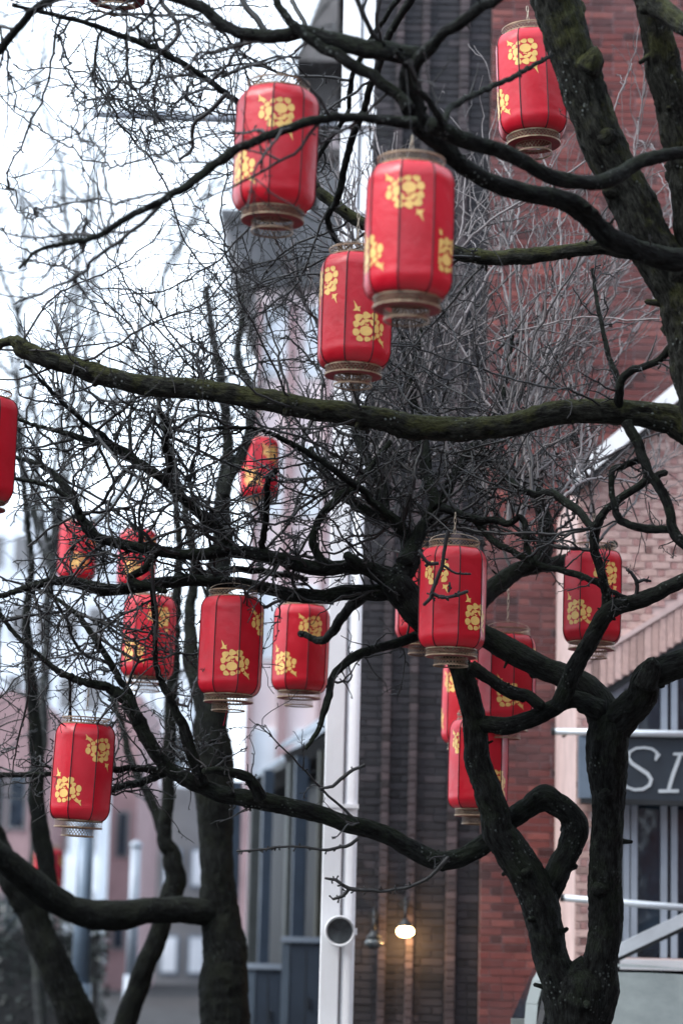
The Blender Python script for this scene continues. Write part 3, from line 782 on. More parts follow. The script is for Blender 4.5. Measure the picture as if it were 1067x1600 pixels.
class Tubes:
    def __init__(s): s.V = []; s.F = []; s.B = []; s.n = 0
    def add(s, path, sides, lump=0.0, seed=0, cap=True):
        p = path[:,:3]; r = path[:,3]; n = len(p)
        t = np.gradient(p, axis=0); t /= np.linalg.norm(t, axis=1)[:,None]+1e-12
        # parallel transport
        ref = np.array((0,0,1.)) if abs(t[0,2]) < .8 else np.array((1.,0,0))
        u = np.empty_like(t); a = np.cross(t[0], ref); a /= np.linalg.norm(a); u[0] = a
        for i in range(1, n):
            a = a - t[i]*a.dot(t[i]); a /= np.linalg.norm(a)+1e-12; u[i] = a
        w = np.cross(t, u)
        an = np.arange(sides)*2*math.pi/sides; ca, sa = np.cos(an), np.sin(an)
        rad = np.repeat(r[:,None], sides, 1)
        ln = np.concatenate([[0], np.cumsum(np.linalg.norm(np.diff(p, axis=0), axis=1))])
        if lump > 0:
            for i in range(n):
                for k in range(sides):
                    q = Vector((ca[k]*r[i]*1.0+seed, sa[k]*r[i]*1.0, ln[i]*.33))
                    f = noise.noise(q*16)*.35 + (.45-1.3*abs(noise.noise(q*30)))*.60 + (.35-abs(noise.noise(q*75)))*.45 + .35*noise.noise(Vector((seed, ca[k]*.7, ln[i]*4.5+sa[k]*.7)))
                    rad[i,k] *= 1 + lump*f
        V = p[:,None,:] + u[:,None,:]*(ca*rad)[:,:,None] + w[:,None,:]*(sa*rad)[:,:,None]
        B = np.stack([np.outer(r, ca)+seed*.37, np.outer(r, sa), np.repeat((ln*.3)[:,None], sides, 1)], -1)
        s.V.append(V.reshape(-1,3)); s.B.append(B.reshape(-1,3))
        i = np.arange(n-1)[:,None]*sides; k = np.arange(sides)[None,:]; k2 = (k+1) % sides
        s.F.append(np.stack([i+k, i+k2, i+sides+k2, i+sides+k], -1).reshape(-1,4)+s.n)
        s.n += n*sides
        if cap:
            # close the tip with a fan of quads (degenerate centre vertex)
            tip = p[-1]+t[-1]*r[-1]*.7; s.V.append(tip[None,:]); s.B.append(B[-1,:1]); base = s.n-sides
            kk = np.arange(sides); s.F.append(np.stack([base+kk, base+(kk+1)%sides, np.full(sides, s.n), np.full(sides, s.n)], -1)); s.n += 1
            if sides > 6:
                base = s.n-1-n*sides; tip = p[0]-t[0]*r[0]*.5; s.V.append(tip[None,:]); s.B.append(B[0,:1])
                s.F.append(np.stack([base+(kk+1)%sides, base+kk, np.full(sides, s.n), np.full(sides, s.n)], -1)); s.n += 1
    def build(s, name, mat, parent, smooth=True):
        V = np.vstack(s.V); F = np.vstack(s.F); tri = F[:,2] == F[:,3]
        Q, T = F[~tri], F[tri][:,:3]
        me = bpy.data.meshes.new(name); me.vertices.add(len(V)); me.vertices.foreach_set('co', V.ravel())
        nl = len(Q)*4+len(T)*3; me.loops.add(nl)
        me.loops.foreach_set('vertex_index', np.concatenate([Q.ravel(), T.ravel()]).astype(np.int32))
        me.polygons.add(len(Q)+len(T))
        ls = np.concatenate([np.arange(len(Q))*4, len(Q)*4+np.arange(len(T))*3]).astype(np.int32)
        me.polygons.foreach_set('loop_start', ls)
        me.polygons.foreach_set('use_smooth', np.full(len(Q)+len(T), smooth))
        at = me.attributes.new('bark', 'FLOAT_VECTOR', 'POINT'); at.data.foreach_set('vector', np.vstack(s.B).ravel())
        me.materials.append(mat); me.update(calc_edges=True); me.validate()
        return link(name, me, parent)

def sm(rng, lo, hi): return lo + (hi-lo)*rng.random()
def unit(v): return v/(np.linalg.norm(v)+1e-12)
def twig_path(rng, p0, d, L, r0, r1, wig, trop, step=.045):
    """crooked shoot: nearly straight between nodes, a clear kink at each node, swollen there"""
    d = unit(np.array(d, float)); p = np.array(p0, float); out = [[*p, r0]]; done = 0.0; sg = 1
    side = unit(np.cross(d, rng.normal(size=3)))
    while done < L-1e-6:
        l = min(step*sm(rng, .8, 2.4), L-done); done += l; f = done/L
        q = p + d*l; r = r0+(r1-r0)*f**.8
        m = (p+q)/2 + rng.normal(size=3)*l*.035
        out.append([*m, (out[-1][3]+r)*.48]); out.append([*q, r*1.10]); p = q; sg = -sg
        k = 1.0 if rng.random() > .16 else 2.2
        d = unit(d + (rng.normal(size=3)*.75 + side*sg*1.0)*wig*1.45*k + np.array((0,0,trop)))
    while len(out) < 4: out.append([*(np.array(out[-1][:3])+d*.008), r1])
    return np.array(out)

class Grower:
    """twigs of one tree, gathered into one mesh"""
    def __init__(s, seed, cull=True):
        s.rng = np.random.default_rng(seed); s.t = Tubes(); s.count = 0; s.cull = cull
    def ok(s, p):
        x, y = px_of(*p); return -60 < x < 1127 and -60 < y < 1660
    def spurs(s, path, per_m, size):
        rng = s.rng; L = np.linalg.norm(np.diff(path[:,:3], axis=0), axis=1).sum(); n = rng.poisson(per_m*L)
        for _ in range(n):
            i = rng.integers(0, len(path)-1); f = rng.random(); p = path[i]*(1-f)+path[i+1]*f
            t = unit(path[i+1,:3]-path[i,:3]); d = unit(unit(np.cross(t, rng.normal(size=3)))*1.0+t*.5)
            l = sm(rng, .4, 1.3)*size; r = min(p[3]*.85, .0052)
            a = np.array([[*p[:3], r], [*(p[:3]+d*l*.6), r*.8], [*(p[:3]+d*l+rng.normal(size=3)*l*.25), r*1.25]])
            s.t.add(a, 4); s.count += 1
    def sprout(s, path, per_m, Lr, level, st, frac0=0.0):
        rng = s.rng; seg = np.linalg.norm(np.diff(path[:,:3], axis=0), axis=1); L = seg.sum(); n = rng.poisson(per_m*L)
        for _ in range(n):
            f = frac0+(1-frac0)*rng.random(); x = f*L; c = np.cumsum(seg); i = min(int(np.searchsorted(c, x)), len(seg)-1)
            g = 1-(c[i]-x)/(seg[i]+1e-9); p = path[i]*(1-g)+path[i+1]*g
            if s.cull and not s.ok(p[:3]): continue
            t = unit(path[i+1,:3]-path[i,:3]); q = unit(np.cross(t, rng.normal(size=3)))
            q = unit(q+np.array(st.get('bias', (0,0,.35)))*(1.0))
            an = R(sm(rng, *st.get('ang', (35,75)))); d = t*math.cos(an)+q*math.sin(an)
            l = sm(rng, *Lr)*(1-.35*f); r0 = min(p[3]*.75, st.get('rk', .0085)*l+.0042)
            tw = twig_path(rng, p[:3], d, l, r0, max(.0022, r0*.45), st.get('wig', .16), st.get('trop', .02), st.get('step', .045))
            s.t.add(tw, 5 if r0 > .006 else 4); s.count += 1
            if st.get('spur', 0) and level <= 2: s.spurs(tw, st['spur'], st.get('spur_len', .035))
            if level < st.get('levels', 3):
                s.sprout(tw, st['dens'][level-1], (Lr[0]*st.get('shr', .5), Lr[1]*st.get('shr', .5)), level+1, st)
    def build(s, name, mat, parent):
        o = s.t.build(name, mat, parent); o['kind'] = 'stuff'; return o

def nvec(q):
    return Vector((noise.noise(q), noise.noise(q+Vector((31.7,5.3,17.1))), noise.noise(q+Vector((-12.9,41.3,7.7)))))
def limb_path(pts, d, step=None):
    """pts (px,py,rpx[,d]); d = (start, end) depth along the limb"""
    n = len(pts); out = []
    acc = [0.0]
    for a, b in zip(pts[:-1], pts[1:]): acc.append(acc[-1]+math.hypot(b[0]-a[0], b[1]-a[1]))
    for k, q in enumerate(pts):
        f = acc[k]/acc[-1]
        dd = q[3] if len(q) > 3 else d[0]+(d[1]-d[0])*f
        p = P(q[0], q[1], dd); out.append((p.x, p.y, p.z, q[2]/FPX*dd))
    rm = max(o[3] for o in out)
    pa = catmull(out, step or max(.007, min(.02, rm*.14)))
    if rm < .30:      # crooked growth: small kinks every few diameters
        ln = np.concatenate([[0], np.cumsum(np.linalg.norm(np.diff(pa[:,:3], axis=0), axis=1))]); sd = (pts[0][0]*7.13+pts[0][1]*3.7) % 97
        for i in range(len(pa)):
            r = max(pa[i,3], .012); f = ln[i]/(r*5.5); e = min(1, ln[i]/(3*r), (ln[-1]-ln[i])/(2*r)+.2)
            v = nvec(Vector((sd, f, 1.3))); w = nvec(Vector((sd+9, f*2.7, 4.1)))
            k1 = .5 if r < .03 else .28
            pa[i,:3] += np.array(v)*r*k1*e + np.array(w)*r*k1*.45*e
            pa[i,3] *= 1+.11*noise.noise(Vector((sd+3, f*1.3, .5)))*e
    return pa
_seed = [0]; ALL_LIMBS = []
def limb(parent, name, pts, d, mat, lump=.22, sides=None):
    pa = limb_path(pts, d); rm = pa[:,3].max(); _seed[0] += 1
    sd = sides or (36 if rm > .06 else 24 if rm > .03 else 14 if rm > .015 else 8)
    T = Tubes(); T.add(pa, sd, lump if rm > .012 else 0, seed=_seed[0]*1.7)
    if rm > .022 and name in ('branch', 'trunk') and mat is not M['bark_far']:      # knots, pruning stubs and short spurs break the outline
        rg = np.random.default_rng(_seed[0]); ln = np.linalg.norm(np.diff(pa[:,:3], axis=0), axis=1).sum()
        for _k in range(rg.poisson(ln*5.0)):
            q = pa[int(rg.uniform(.04, .97)*(len(pa)-2))]; i_ = min(int(np.argmin(np.linalg.norm(pa[:,:3]-q[:3], axis=1))), len(pa)-2)
            tt = unit(pa[i_+1,:3]-pa[i_,:3]); o_ = unit(np.cross(tt, rg.normal(size=3))+tt*rg.uniform(-.4,.7)); rr = q[3]
            big = rg.random() < .45; a_ = rr*(rg.uniform(.30,.55) if big else rg.uniform(.10,.2)); l_ = rr*(rg.uniform(1.0,1.3) if big else rg.uniform(1.2,1.9))
            T.add(catmull(np.array([[*(q[:3]+o_*rr*.35), a_*1.35], [*(q[:3]+o_*(rr*.35+l_*.45)), a_*1.05], [*(q[:3]+o_*l_+tt*a_*.2), a_*.7]]), rr*.16), 12, .3, seed=rg.uniform(0,50))
    T.build(name, mat, parent); ALL_LIMBS.append(pa); return pa

# ------------------------------------------------------------------ tree A: gnarled forked tree, lower right
G_GNARL = dict(levels=3, dens=(4.6, 3.2), wig=.20, trop=.008, spur=13, spur_len=.030, ang=(35,80), bias=(0,0,.12), shr=.55, rk=.010)
tA = empty('gnarled_tree'); setp(tA, 'dark gnarled tree with forked trunk and looping limb at lower right', 'tree')
D = 15.4
gA = Grower(11)
base = P(903, 1600, D)
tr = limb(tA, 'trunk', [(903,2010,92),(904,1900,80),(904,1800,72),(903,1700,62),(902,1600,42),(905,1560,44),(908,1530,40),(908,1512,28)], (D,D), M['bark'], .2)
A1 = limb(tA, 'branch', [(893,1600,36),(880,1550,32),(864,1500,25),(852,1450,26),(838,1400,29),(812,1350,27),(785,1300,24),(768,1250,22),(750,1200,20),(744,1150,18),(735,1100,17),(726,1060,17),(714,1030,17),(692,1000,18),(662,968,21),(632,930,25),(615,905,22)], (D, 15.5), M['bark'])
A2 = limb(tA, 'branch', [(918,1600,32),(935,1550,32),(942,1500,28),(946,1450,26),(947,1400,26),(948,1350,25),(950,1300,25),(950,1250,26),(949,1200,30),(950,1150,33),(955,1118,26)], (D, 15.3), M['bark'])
A3 = limb(tA, 'branch', [(950,1140,28),(935,1100,26),(905,1075,22),(870,1055,18),(832,1036,17),(782,1006,17),(745,985,16),(705,955,14),(680,920,11),(672,880,9)], (15.3, 15.9), M['bark'])
A4 = limb(tA, 'branch', [(955,1135,28),(975,1112,26),(998,1085,23),(1012,1055,22),(1030,1048,21),(1067,1034,19),(1120,1015,16)], (15.3, 15.0), M['bark'])
limb(tA, 'knot', [(1008,1072,18),(1014,1050,16),(1018,1036,13),(1020,1030,7)], (15.05,15.0), M['bark'])
A5 = limb(tA, 'branch', [(940,1112,18),(900,1094,14),(865,1106,13),(832,1122,13),(792,1132,13),(748,1132,13)], (15.25, 15.45), M['bark'])
A6 = limb(tA, 'branch', [(872,1104,13),(892,1060,14),(908,1025,13),(927,991,13),(942,960,13),(962,946,13),(998,938,12),(1035,922,11),(1067,905,10),(1120,880,9)], (15.2, 14.9), M['bark'])
A7 = limb(tA, 'branch', [(950,952,11),(945,925,7),(935,885,7),(927,850,7),(930,825,8),(942,802,6),(964,784,6),(988,767,6),(1011,750,6),(1040,738,5)], (15.1, 15.0), M['bark'])
A8 = limb(tA, 'branch', [(735,1042,11),(760,1058,10),(780,1072,10),(806,1084,10),(826,1088,9),(845,1104,9)], (15.35, 15.3), M['bark'])
A9 = limb(tA, 'branch', [(846,1410,22),(866,1378,21),(883,1345,19),(896,1312,19),(899,1290,20),(884,1268,17),(864,1254,17),(847,1246,19),(826,1262,16),(800,1280,15),(775,1302,14),(748,1325,14),(715,1341,14),(680,1343,14),(648,1330,14),(618,1311,13),(580,1297,13),(530,1284,13),(480,1268,13),(430,1255,13),(390,1249,13),(345,1240,12),(300,1222,12),(270,1206,11),(247,1182,11),(228,1150,11),(212,1120,10),(197,1093,9),(169,1074,7),(130,1065,6),(94,1050,5),(59,1022,4),(24,990,3.5),(-10,945,3)], (15.5, 15.9), M['bark'])
A10 = limb(tA, 'branch', [(612,905,18),(585,893,13),(550,884,11),(510,888,11),(476,884,11),(430,872,10),(395,864,10),(360,862,9),(324,865,9),(280,866,8),(223,856,8),(167,845,8),(140,830,7),(126,812,6),(118,790,5),(95,770,3.5),(60,755,3),(0,745,2.5)], (15.5, 15.7), M['bark'])
limb(tA, 'branch_stub', [(575,888,10),(556,880,9),(546,872,8),(540,866,6)], (15.4,15.3), M['bark'])
A11 = limb(tA, 'branch', [(620,925,16),(580,925,12),(540,927,12),(506,932,11),(455,929,10),(405,917,9),(354,910,9),(283,907,9),(212,917,9),(167,921,9),(116,909,8),(85,908,7),(56,914,6),(30,922,5),(0,931,4),(-30,928,3)], (15.55, 16.0), M['bark'])
A12 = limb(tA, 'branch', [(622,905,18),(640,870,15),(636,845,12),(624,822,11),(604,806,10),(579,799,9),(555,790,7),(530,770,6),(505,735,5),(485,700,4)], (15.5, 16.2), M['bark'])
A13 = limb(tA, 'branch', [(632,880,14),(652,845,11),(668,815,11),(684,788,11),(697,767,9),(710,742,8),(732,707,7),(750,690,6),(775,650,5),(790,590,4),(800,520,3)], (15.5, 16.8), M['bark'])
A14 = limb(tA, 'branch', [(684,792,9),(672,764,10),(664,730,10),(660,695,10),(652,650,8),(640,600,6),(655,540,5),(670,470,4)], (15.7, 16.6), M['bark'])
A15 = limb(tA, 'branch', [(600,806,8),(594,755,8),(572,716,8),(558,680,8),(552,640,6),(560,590,5)], (15.6, 16.4), M['bark'])
A16 = limb(tA, 'branch', [(690,793,7),(712,800,6),(732,809,6),(750,813,6),(768,812,6),(795,818,5),(812,808,5),(822,828,5),(824,858,5),(832,880,4)], (15.6, 15.3), M['bark'])
A17 = limb(tA, 'branch', [(742,812,6),(760,836,5),(780,851,5),(825,875,5),(860,888,5),(912,901,5),(950,922,4.5),(984,938,4)], (15.55, 15.0), M['bark'])
A18 = limb(tA, 'branch', [(370,864,8),(340,828,8),(309,800,8),(283,775,8),(253,747,8),(218,724,7),(187,704,7),(160,690,6),(137,688,6),(101,676,4),(51,663,3),(0,643,3)], (15.65, 15.9), M['bark'])
A19 = limb(tA, 'branch', [(180,700,6),(160,680,5),(140,666,4),(110,640,3.5),(80,610,3),(40,570,2.5)], (15.8, 15.5), M['bark'])
A20 = limb(tA, 'branch', [(150,838,7),(135,816,6),(120,795,6),(105,765,6),(85,742,5),(60,725,4),(30,716,3),(0,715,2.5)], (15.7, 16.3), M['bark'])
A21 = limb(tA, 'branch', [(262,750,6),(266,720,5),(258,700,5),(262,670,4),(250,640,3),(245,600,2.5)], (15.8, 15.4), M['bark'])
A22 = limb(tA, 'branch', [(415,870,6),(408,850,5),(412,835,5),(416,790,5),(420,750,4.5),(432,735,4)], (15.6, 15.3), M['bark'])
A23 = limb(tA, 'branch', [(408,1246,10),(398,1228,9),(385,1215,8),(365,1208,8),(340,1204,6),(318,1206,5)], (15.6, 15.4), M['bark'])
A24 = limb(tA, 'branch', [(318,1225,9),(296,1165,9),(280,1120,7),(262,1085,6),(250,1060,5),(243,1030,4),(243,990,3.5),(240,950,3),(236,915,3)], (15.7, 15.6), M['bark'])
A25 = limb(tA, 'branch', [(262,1204,8),(236,1203,6),(210,1200,5),(189,1201,5),(120,1207,4),(60,1210,4),(0,1211,4),(-40,1212,3)], (15.9, 16.6), M['bark'])
A26 = limb(tA, 'branch', [(255,1208,7),(225,1222,6),(200,1226,6),(175,1234,5)], (15.9, 16.3), M['bark'])
A27 = limb(tA, 'branch', [(478,1170,2.5),(496,1142,4),(505,1118,5),(512,1098,6),(518,1060,5),(536,1040,7),(560,1022,7),(600,1010,7),(635,1000,8),(668,985,8)], (15.2, 15.8), M['bark'])
A28 = limb(tA, 'branch', [(213,1118,7),(205,1090,6),(180,1050,5),(150,1000,5),(120,960,4),(80,930,3),(40,915,3)], (15.9, 16.4), M['bark'])
A29 = limb(tA, 'branch', [(930,830,6),(905,800,6),(885,785,7),(862,770,6),(838,772,5),(815,765,5),(790,745,4)], (15.05, 15.6), M['bark'])
A30 = limb(tA, 'branch', [(625,825,10),(590,790,6),(545,750,5),(500,720,5),(450,690,4),(400,670,3),(340,668,3)], (15.6, 15.2), M['bark'])
A31 = limb(tA, 'branch', [(510,890,8),(490,850,6),(500,810,6),(525,780,6),(560,755,5),(590,715,4),(610,690,4)], (15.5, 15.7), M['bark'])
A32 = limb(tA, 'branch', [(735,962,15),(765,922,14),(800,897,13),(830,886,12),(875,878,10),(920,868,8),(960,850,6)], (16.6, 17.6), M['bark'])
A33 = limb(tA, 'branch', [(835,886,11),(850,862,12),(853,830,12),(846,796,11),(828,762,10),(798,738,9),(765,714,8),(728,700,7),(700,670,5)], (17.0, 17.6), M['bark'])
A34 = limb(tA, 'branch', [(570,925,10),(545,950,8),(520,985,7),(500,1000,6),(470,990,5)], (15.6, 16.4), M['bark'])
A35 = limb(tA, 'branch', [(300,868,7),(315,895,6),(330,905,6),(350,890,5),(420,895,5),(480,905,4)], (15.9, 16.3), M['bark'])
A36 = limb(tA, 'branch', [(245,862,7),(225,890,6),(205,905,6),(260,925,4)], (15.6, 15.5), M['bark'])
G_SEC = dict(levels=3, dens=(4.5, 3.0), wig=.17, trop=.006, spur=14, spur_len=.032, ang=(30,75), bias=(0,0,.08), shr=.42, rk=.0105, step=.05)
for pa, dn, L in ((A10,3.2,(.5,1.3)),(A11,2.4,(.5,1.2)),(A12,2.5,(.5,1.2)),(A13,2.2,(.5,1.1)),(A14,2.2,(.5,1.0)),(A15,3,(.5,1.0)),(A18,4,(.5,1.3)),(A20,4,(.5,1.3)),(A28,4,(.5,1.1)),(A30,4,(.5,1.2)),(A31,5,(.4,.8)),(A29,5,(.4,.8)),(A16,4,(.3,.6)),(A33,5,(.4,1.0)),(A32,2,(.3,.8)),(A21,3,(.4,.9))):
    gA.sprout(pa, dn, L, 1, G_SEC)
for pa, dn, L in ((A10,6,(.25,.6)),(A11,5,(.2,.5)),(A12,8,(.25,.6)),(A13,8,(.25,.6)),(A14,8,(.3,.7)),(A15,9,(.25,.6)),(A16,9,(.12,.3)),(A17,5,(.12,.3)),(A18,8,(.25,.6)),(A19,7,(.2,.5)),(A20,8,(.25,.6)),(A21,8,(.2,.5)),(A22,6,(.15,.35)),(A23,5,(.15,.3)),(A24,4,(.15,.35)),(A25,5,(.15,.4)),(A27,5,(.2,.5)),(A28,8,(.2,.5)),(A29,8,(.15,.4)),(A30,9,(.25,.6)),(A31,9,(.2,.45)),(A7,5,(.15,.3))):
    gA.sprout(pa, dn*1.1, (L[0]*1.2, L[1]*1.35), 1, G_GNARL); gA.spurs(pa, 8, .03)
gA.sprout(A9, 4, (.15,.45), 1, dict(G_GNARL, dens=(3,3)), .55)
gA.sprout(A9, 1.0, (.2,.5), 1, dict(G_GNARL, dens=(3,2), bias=(0,0,-.3)), .2)
gA.sprout(A6, 1.2, (.1,.25), 1, G_GNARL); gA.spurs(A1, 1.5, .03)
# crooked secondary branches filling the crown
def fill_branches(g, n, srcs, box, drng, seed, st, r0=.011, dens=6.0, L=(.25,.7), maxlen=2.2):
    rg = np.random.default_rng(seed); ends = []
    for q in srcs:
        for f in np.linspace(.15, 1, 14): e = q[int(f*(len(q)-1))]; ends.append((px_of(*e[:3]), e))
    k = 0; tries = 0
    while k < n and tries < n*40:
        tries += 1; tx, ty = rg.uniform(box[0], box[1]), rg.uniform(box[2], box[3]); tp = P(tx, ty, rg.uniform(*drng))
        (q, e) = ends[rg.integers(0, len(ends))]; a = Vector(e[:3]); L0 = (tp-a).length
        if not .5 < L0 < maxlen: continue
        pa = twig_path(g.rng, a, np.array(tp-a), L0, min(e[3]*.7, r0), .0036, .13, 0, .06); pa[:,:3] += (np.linspace(0,1,len(pa))[:,None])**1.0*(np.array(tp)-pa[-1,:3])
        g.t.add(pa, 7); g.spurs(pa, 13, .03); g.sprout(pa, dens, L, 1, st, .05); k += 1
G_FILL = dict(levels=2, dens=(4.0,), wig=.19, trop=.0, spur=13, spur_len=.030, ang=(35,80), bias=(0,0,.05), shr=.55, rk=.0105, step=.05)
fill_branches(gA, 32, (A10,A11,A12,A18,A19,A20,A21,A28,A30,A31,A35), (-30, 560, 420, 1080), (14.6, 17), 71, G_FILL, maxlen=1.9)
fill_branches(gA, 22, (A12,A13,A14,A15,A16,A29,A33,A7), (540, 1020, 520, 900), (15, 17.2), 72, G_FILL, dens=4.5, maxlen=1.8)
fill_branches(gA, 16, (A9,A24,A28,A25), (-20, 420, 1000, 1260), (15, 17), 73, G_FILL, maxlen=1.4)
# twigs drooping over the lantern at the centre right and beside the others
for pts, d in (([(700,830,3.5),(695,855,3.5),(690,885,3.5),(680,910,3.5),(672,935,3.5),(662,945,3)], 14.6), ([(672,925,3),(690,934,3),(712,930,3),(730,924,3)], 14.6), ([(690,882,2.2),(712,895,2),(735,897,1.8)], 14.6),
               ([(685,880,3),(672,882,3),(660,870,3),(655,860,2.5)], 14.6), ([(700,925,2),(703,918,2.2),(702,910,1.6)], 14.6),
               ([(984,938,4),(993,932,4),(995,915,3.5),(993,905,3.5),(985,893,3),(978,890,2)], 15.0), ([(994,910,3),(1005,906,3),(1016,908,2)], 15.0),
               ([(243,1000,3),(246,960,3),(240,920,3),(238,880,2.5)], 15.5), ([(570,1195,3),(545,1208,3),(520,1228,3),(500,1232,2)], 15.3),
               ([(560,1390,4),(545,1388,3.5),(535,1383,3),(525,1375,3),(508,1372,2)], 15.3), ([(545,1389,3),(535,1400,3),(520,1405,2)], 15.3),
               ([(700,1340,4),(672,1370,3),(640,1385,3),(600,1392,3),(560,1390,3)], 15.3),
               ([(560,1310,3),(540,1322,3),(505,1328,2.5),(460,1322,2.2),(400,1328,2),(370,1330,1.6)], 15.4)):
    pa = limb_path([(*q,) for q in pts], (d, d), .03); gA.t.add(pa, 6); gA.spurs(pa, 45, .024)
gA.build('twigs', M['twig'], tA)
# paler upright twigs of the crown, behind the mossy limb
gA2 = Grower(12)
G_UP = dict(levels=2, dens=(3.2, 3.0), wig=.12, trop=.03, spur=6, spur_len=.02, ang=(18,50), bias=(0,0,.5), shr=.6, rk=.008, step=.06)
rng = np.random.default_rng(5)
for k in range(60):
    src = (A13, A14, A15, A33, A12, A29, A32, A33, A16)[k % 9]
    q = src[int(rng.uniform(.35, 1)*(len(src)-1))]; a = Vector(q[:3]); px0, py0 = px_of(*a)
    px1 = px0 + rng.uniform(-130, 260); py1 = py0 - rng.uniform(160, 560)
    b = P(px1, py1, rng.uniform(16.5, 19.0))
    pa = twig_path(gA2.rng, a, np.array(b-a), (b-a).length, .012, .005, .075, .0, .07)
    gA2.t.add(pa, 6); gA2.spurs(pa, 5, .025)
    gA2.sprout(pa, 4.2, (.3,.9), 1, G_UP, .1)
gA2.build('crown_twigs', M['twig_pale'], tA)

# ------------------------------------------------------------------ tree C: mossy tree at the right edge
tC = empty('mossy_tree'); setp(tC, 'mossy trunk leaning in from the right edge with long limbs overhead', 'tree')
DC = 13.5
gC = Grower(21)
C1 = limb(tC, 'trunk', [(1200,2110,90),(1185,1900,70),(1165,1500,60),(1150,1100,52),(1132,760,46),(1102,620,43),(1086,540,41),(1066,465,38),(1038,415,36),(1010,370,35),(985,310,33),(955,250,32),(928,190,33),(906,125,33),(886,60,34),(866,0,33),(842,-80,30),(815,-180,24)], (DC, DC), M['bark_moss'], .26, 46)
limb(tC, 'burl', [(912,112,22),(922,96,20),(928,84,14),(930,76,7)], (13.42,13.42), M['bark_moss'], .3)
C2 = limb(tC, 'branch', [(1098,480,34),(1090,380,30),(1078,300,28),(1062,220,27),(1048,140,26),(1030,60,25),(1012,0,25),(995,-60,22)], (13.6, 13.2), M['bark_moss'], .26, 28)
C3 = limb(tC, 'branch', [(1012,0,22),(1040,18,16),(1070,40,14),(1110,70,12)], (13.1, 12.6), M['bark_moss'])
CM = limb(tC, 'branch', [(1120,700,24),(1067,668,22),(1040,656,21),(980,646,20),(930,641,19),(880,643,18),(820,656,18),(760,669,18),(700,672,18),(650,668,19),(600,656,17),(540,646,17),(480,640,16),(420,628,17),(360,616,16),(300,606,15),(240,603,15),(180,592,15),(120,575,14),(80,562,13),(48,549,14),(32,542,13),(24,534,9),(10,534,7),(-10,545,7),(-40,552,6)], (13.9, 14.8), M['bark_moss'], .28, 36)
CP = limb(tC, 'branch', [(1020,392,20),(985,391,14),(940,388,12),(900,389,11),(850,397,12),(800,403,12),(755,402,12),(715,395,10),(660,376,9),(610,362,9),(569,349,9),(531,326,9),(500,301,8),(480,284,6),(460,270,4)], (13.8, 14.6), M['bark_moss'], .26, 18)
N1 = limb(tC, 'branch', [(1100,405,18.0),(1060,404,18.0),(1020,398,17.1),(985,388,16.2),(952,371,16.2),(922,344,15.3),(895,322,15.3),(860,309,14.4),(820,301,13.5),(775,288,13.5),(740,270,13.5),(712,250,14.4),(690,222,16.2),(668,203,18.0),(650,180,18.0),(642,150,17.1),(640,120,16.2),(644,95,14.4)], (13.0, 11.9), M['bark'], .24, 22)
N2 = limb(tC, 'branch', [(672,196,13.5),(700,206,12.6),(735,221,11.7),(774,234,11.7),(813,250,11.7),(850,270,11.7),(890,283,11.7),(930,286,11.7),(962,277,11.7),(985,261,10.8),(1010,249,10.8),(1040,242,9.9),(1080,236,9.0)], (11.85, 12.7), M['bark'], .24, 20)
N3 = limb(tC, 'branch', [(655,85,13),(630,84,15),(600,79,14),(565,74,13),(520,64,12),(480,52,11),(430,56,10),(374,49,10),(336,30,9),(306,8,9),(270,-6,9),(230,-20,8)], (11.85, 12.2), M['bark'], .24)
N4 = limb(tC, 'branch', [(638,170,12),(629,157,10),(610,139,9),(587,120,9),(550,101,9),(512,79,8),(480,58,8),(458,38,7),(440,15,6),(425,-10,5)], (11.85, 12.0), M['bark'], .2)
N5 = limb(tC, 'branch', [(636,115,11),(660,85,10),(686,59,9),(734,22,9),(776,-2,8),(820,-40,7)], (11.9, 11.2), M['bark'], .2)
N6 = limb(tC, 'branch', [(692,192,6),(700,175,5),(712,163,5),(757,140,4.5),(799,121,4),(830,104,3.5),(862,86,3)], (11.8, 13.0), M['bark'])
N7 = limb(tC, 'branch', [(690,196,6),(672,160,5),(655,145,5),(640,130,5),(632,100,5),(618,80,4)], (11.7, 11.4), M['bark'])
N8 = limb(tC, 'branch', [(650,192,10),(600,187,8),(560,184,7),(530,183,7),(480,190,7),(440,204,7),(400,219,7),(372,231,7),(345,250,7),(300,285,7),(250,315,6),(200,340,5.5),(150,370,5),(100,381,4.5),(60,392,3.5),(30,420,3)], (11.75, 11.3), M['bark'])
N9 = limb(tC, 'branch', [(660,-30,6),(640,0,6),(610,49,5.5),(595,94,5.5),(580,131,5.5),(569,169,5.5),(550,217,5),(539,262,5),(527,311,5),(512,345,4.5),(535,395,4)], (13.0, 14.2), M['bark'])
N10 = limb(tC, 'branch', [(640,-30,4.5),(621,0,4.5),(587,49,4),(557,105,4),(546,142,4),(542,180,3.5),(512,221,3.5),(490,260,3),(470,300,2.5)], (13.2, 14.0), M['bark'])
N11 = limb(tC, 'branch', [(20,-30,6),(-10,90,7),(0,76,7),(30,42,6),(56,15,6),(91,-2,6),(130,-20,5)], (12.6, 12.3), M['bark']) if False else limb(tC, 'branch', [(150,-30,6),(91,-2,6),(56,15,6),(30,42,6),(0,76,6),(-40,110,5)], (12.2, 12.6), M['bark'])
N12 = limb(tC, 'branch', [(20,8,3),(61,18,3.5),(126,33,4),(202,61,4.5),(253,81,5),(304,111,5),(354,147,5),(385,170,4),(430,200,3),(470,240,3)], (12.8, 13.6), M['bark'])
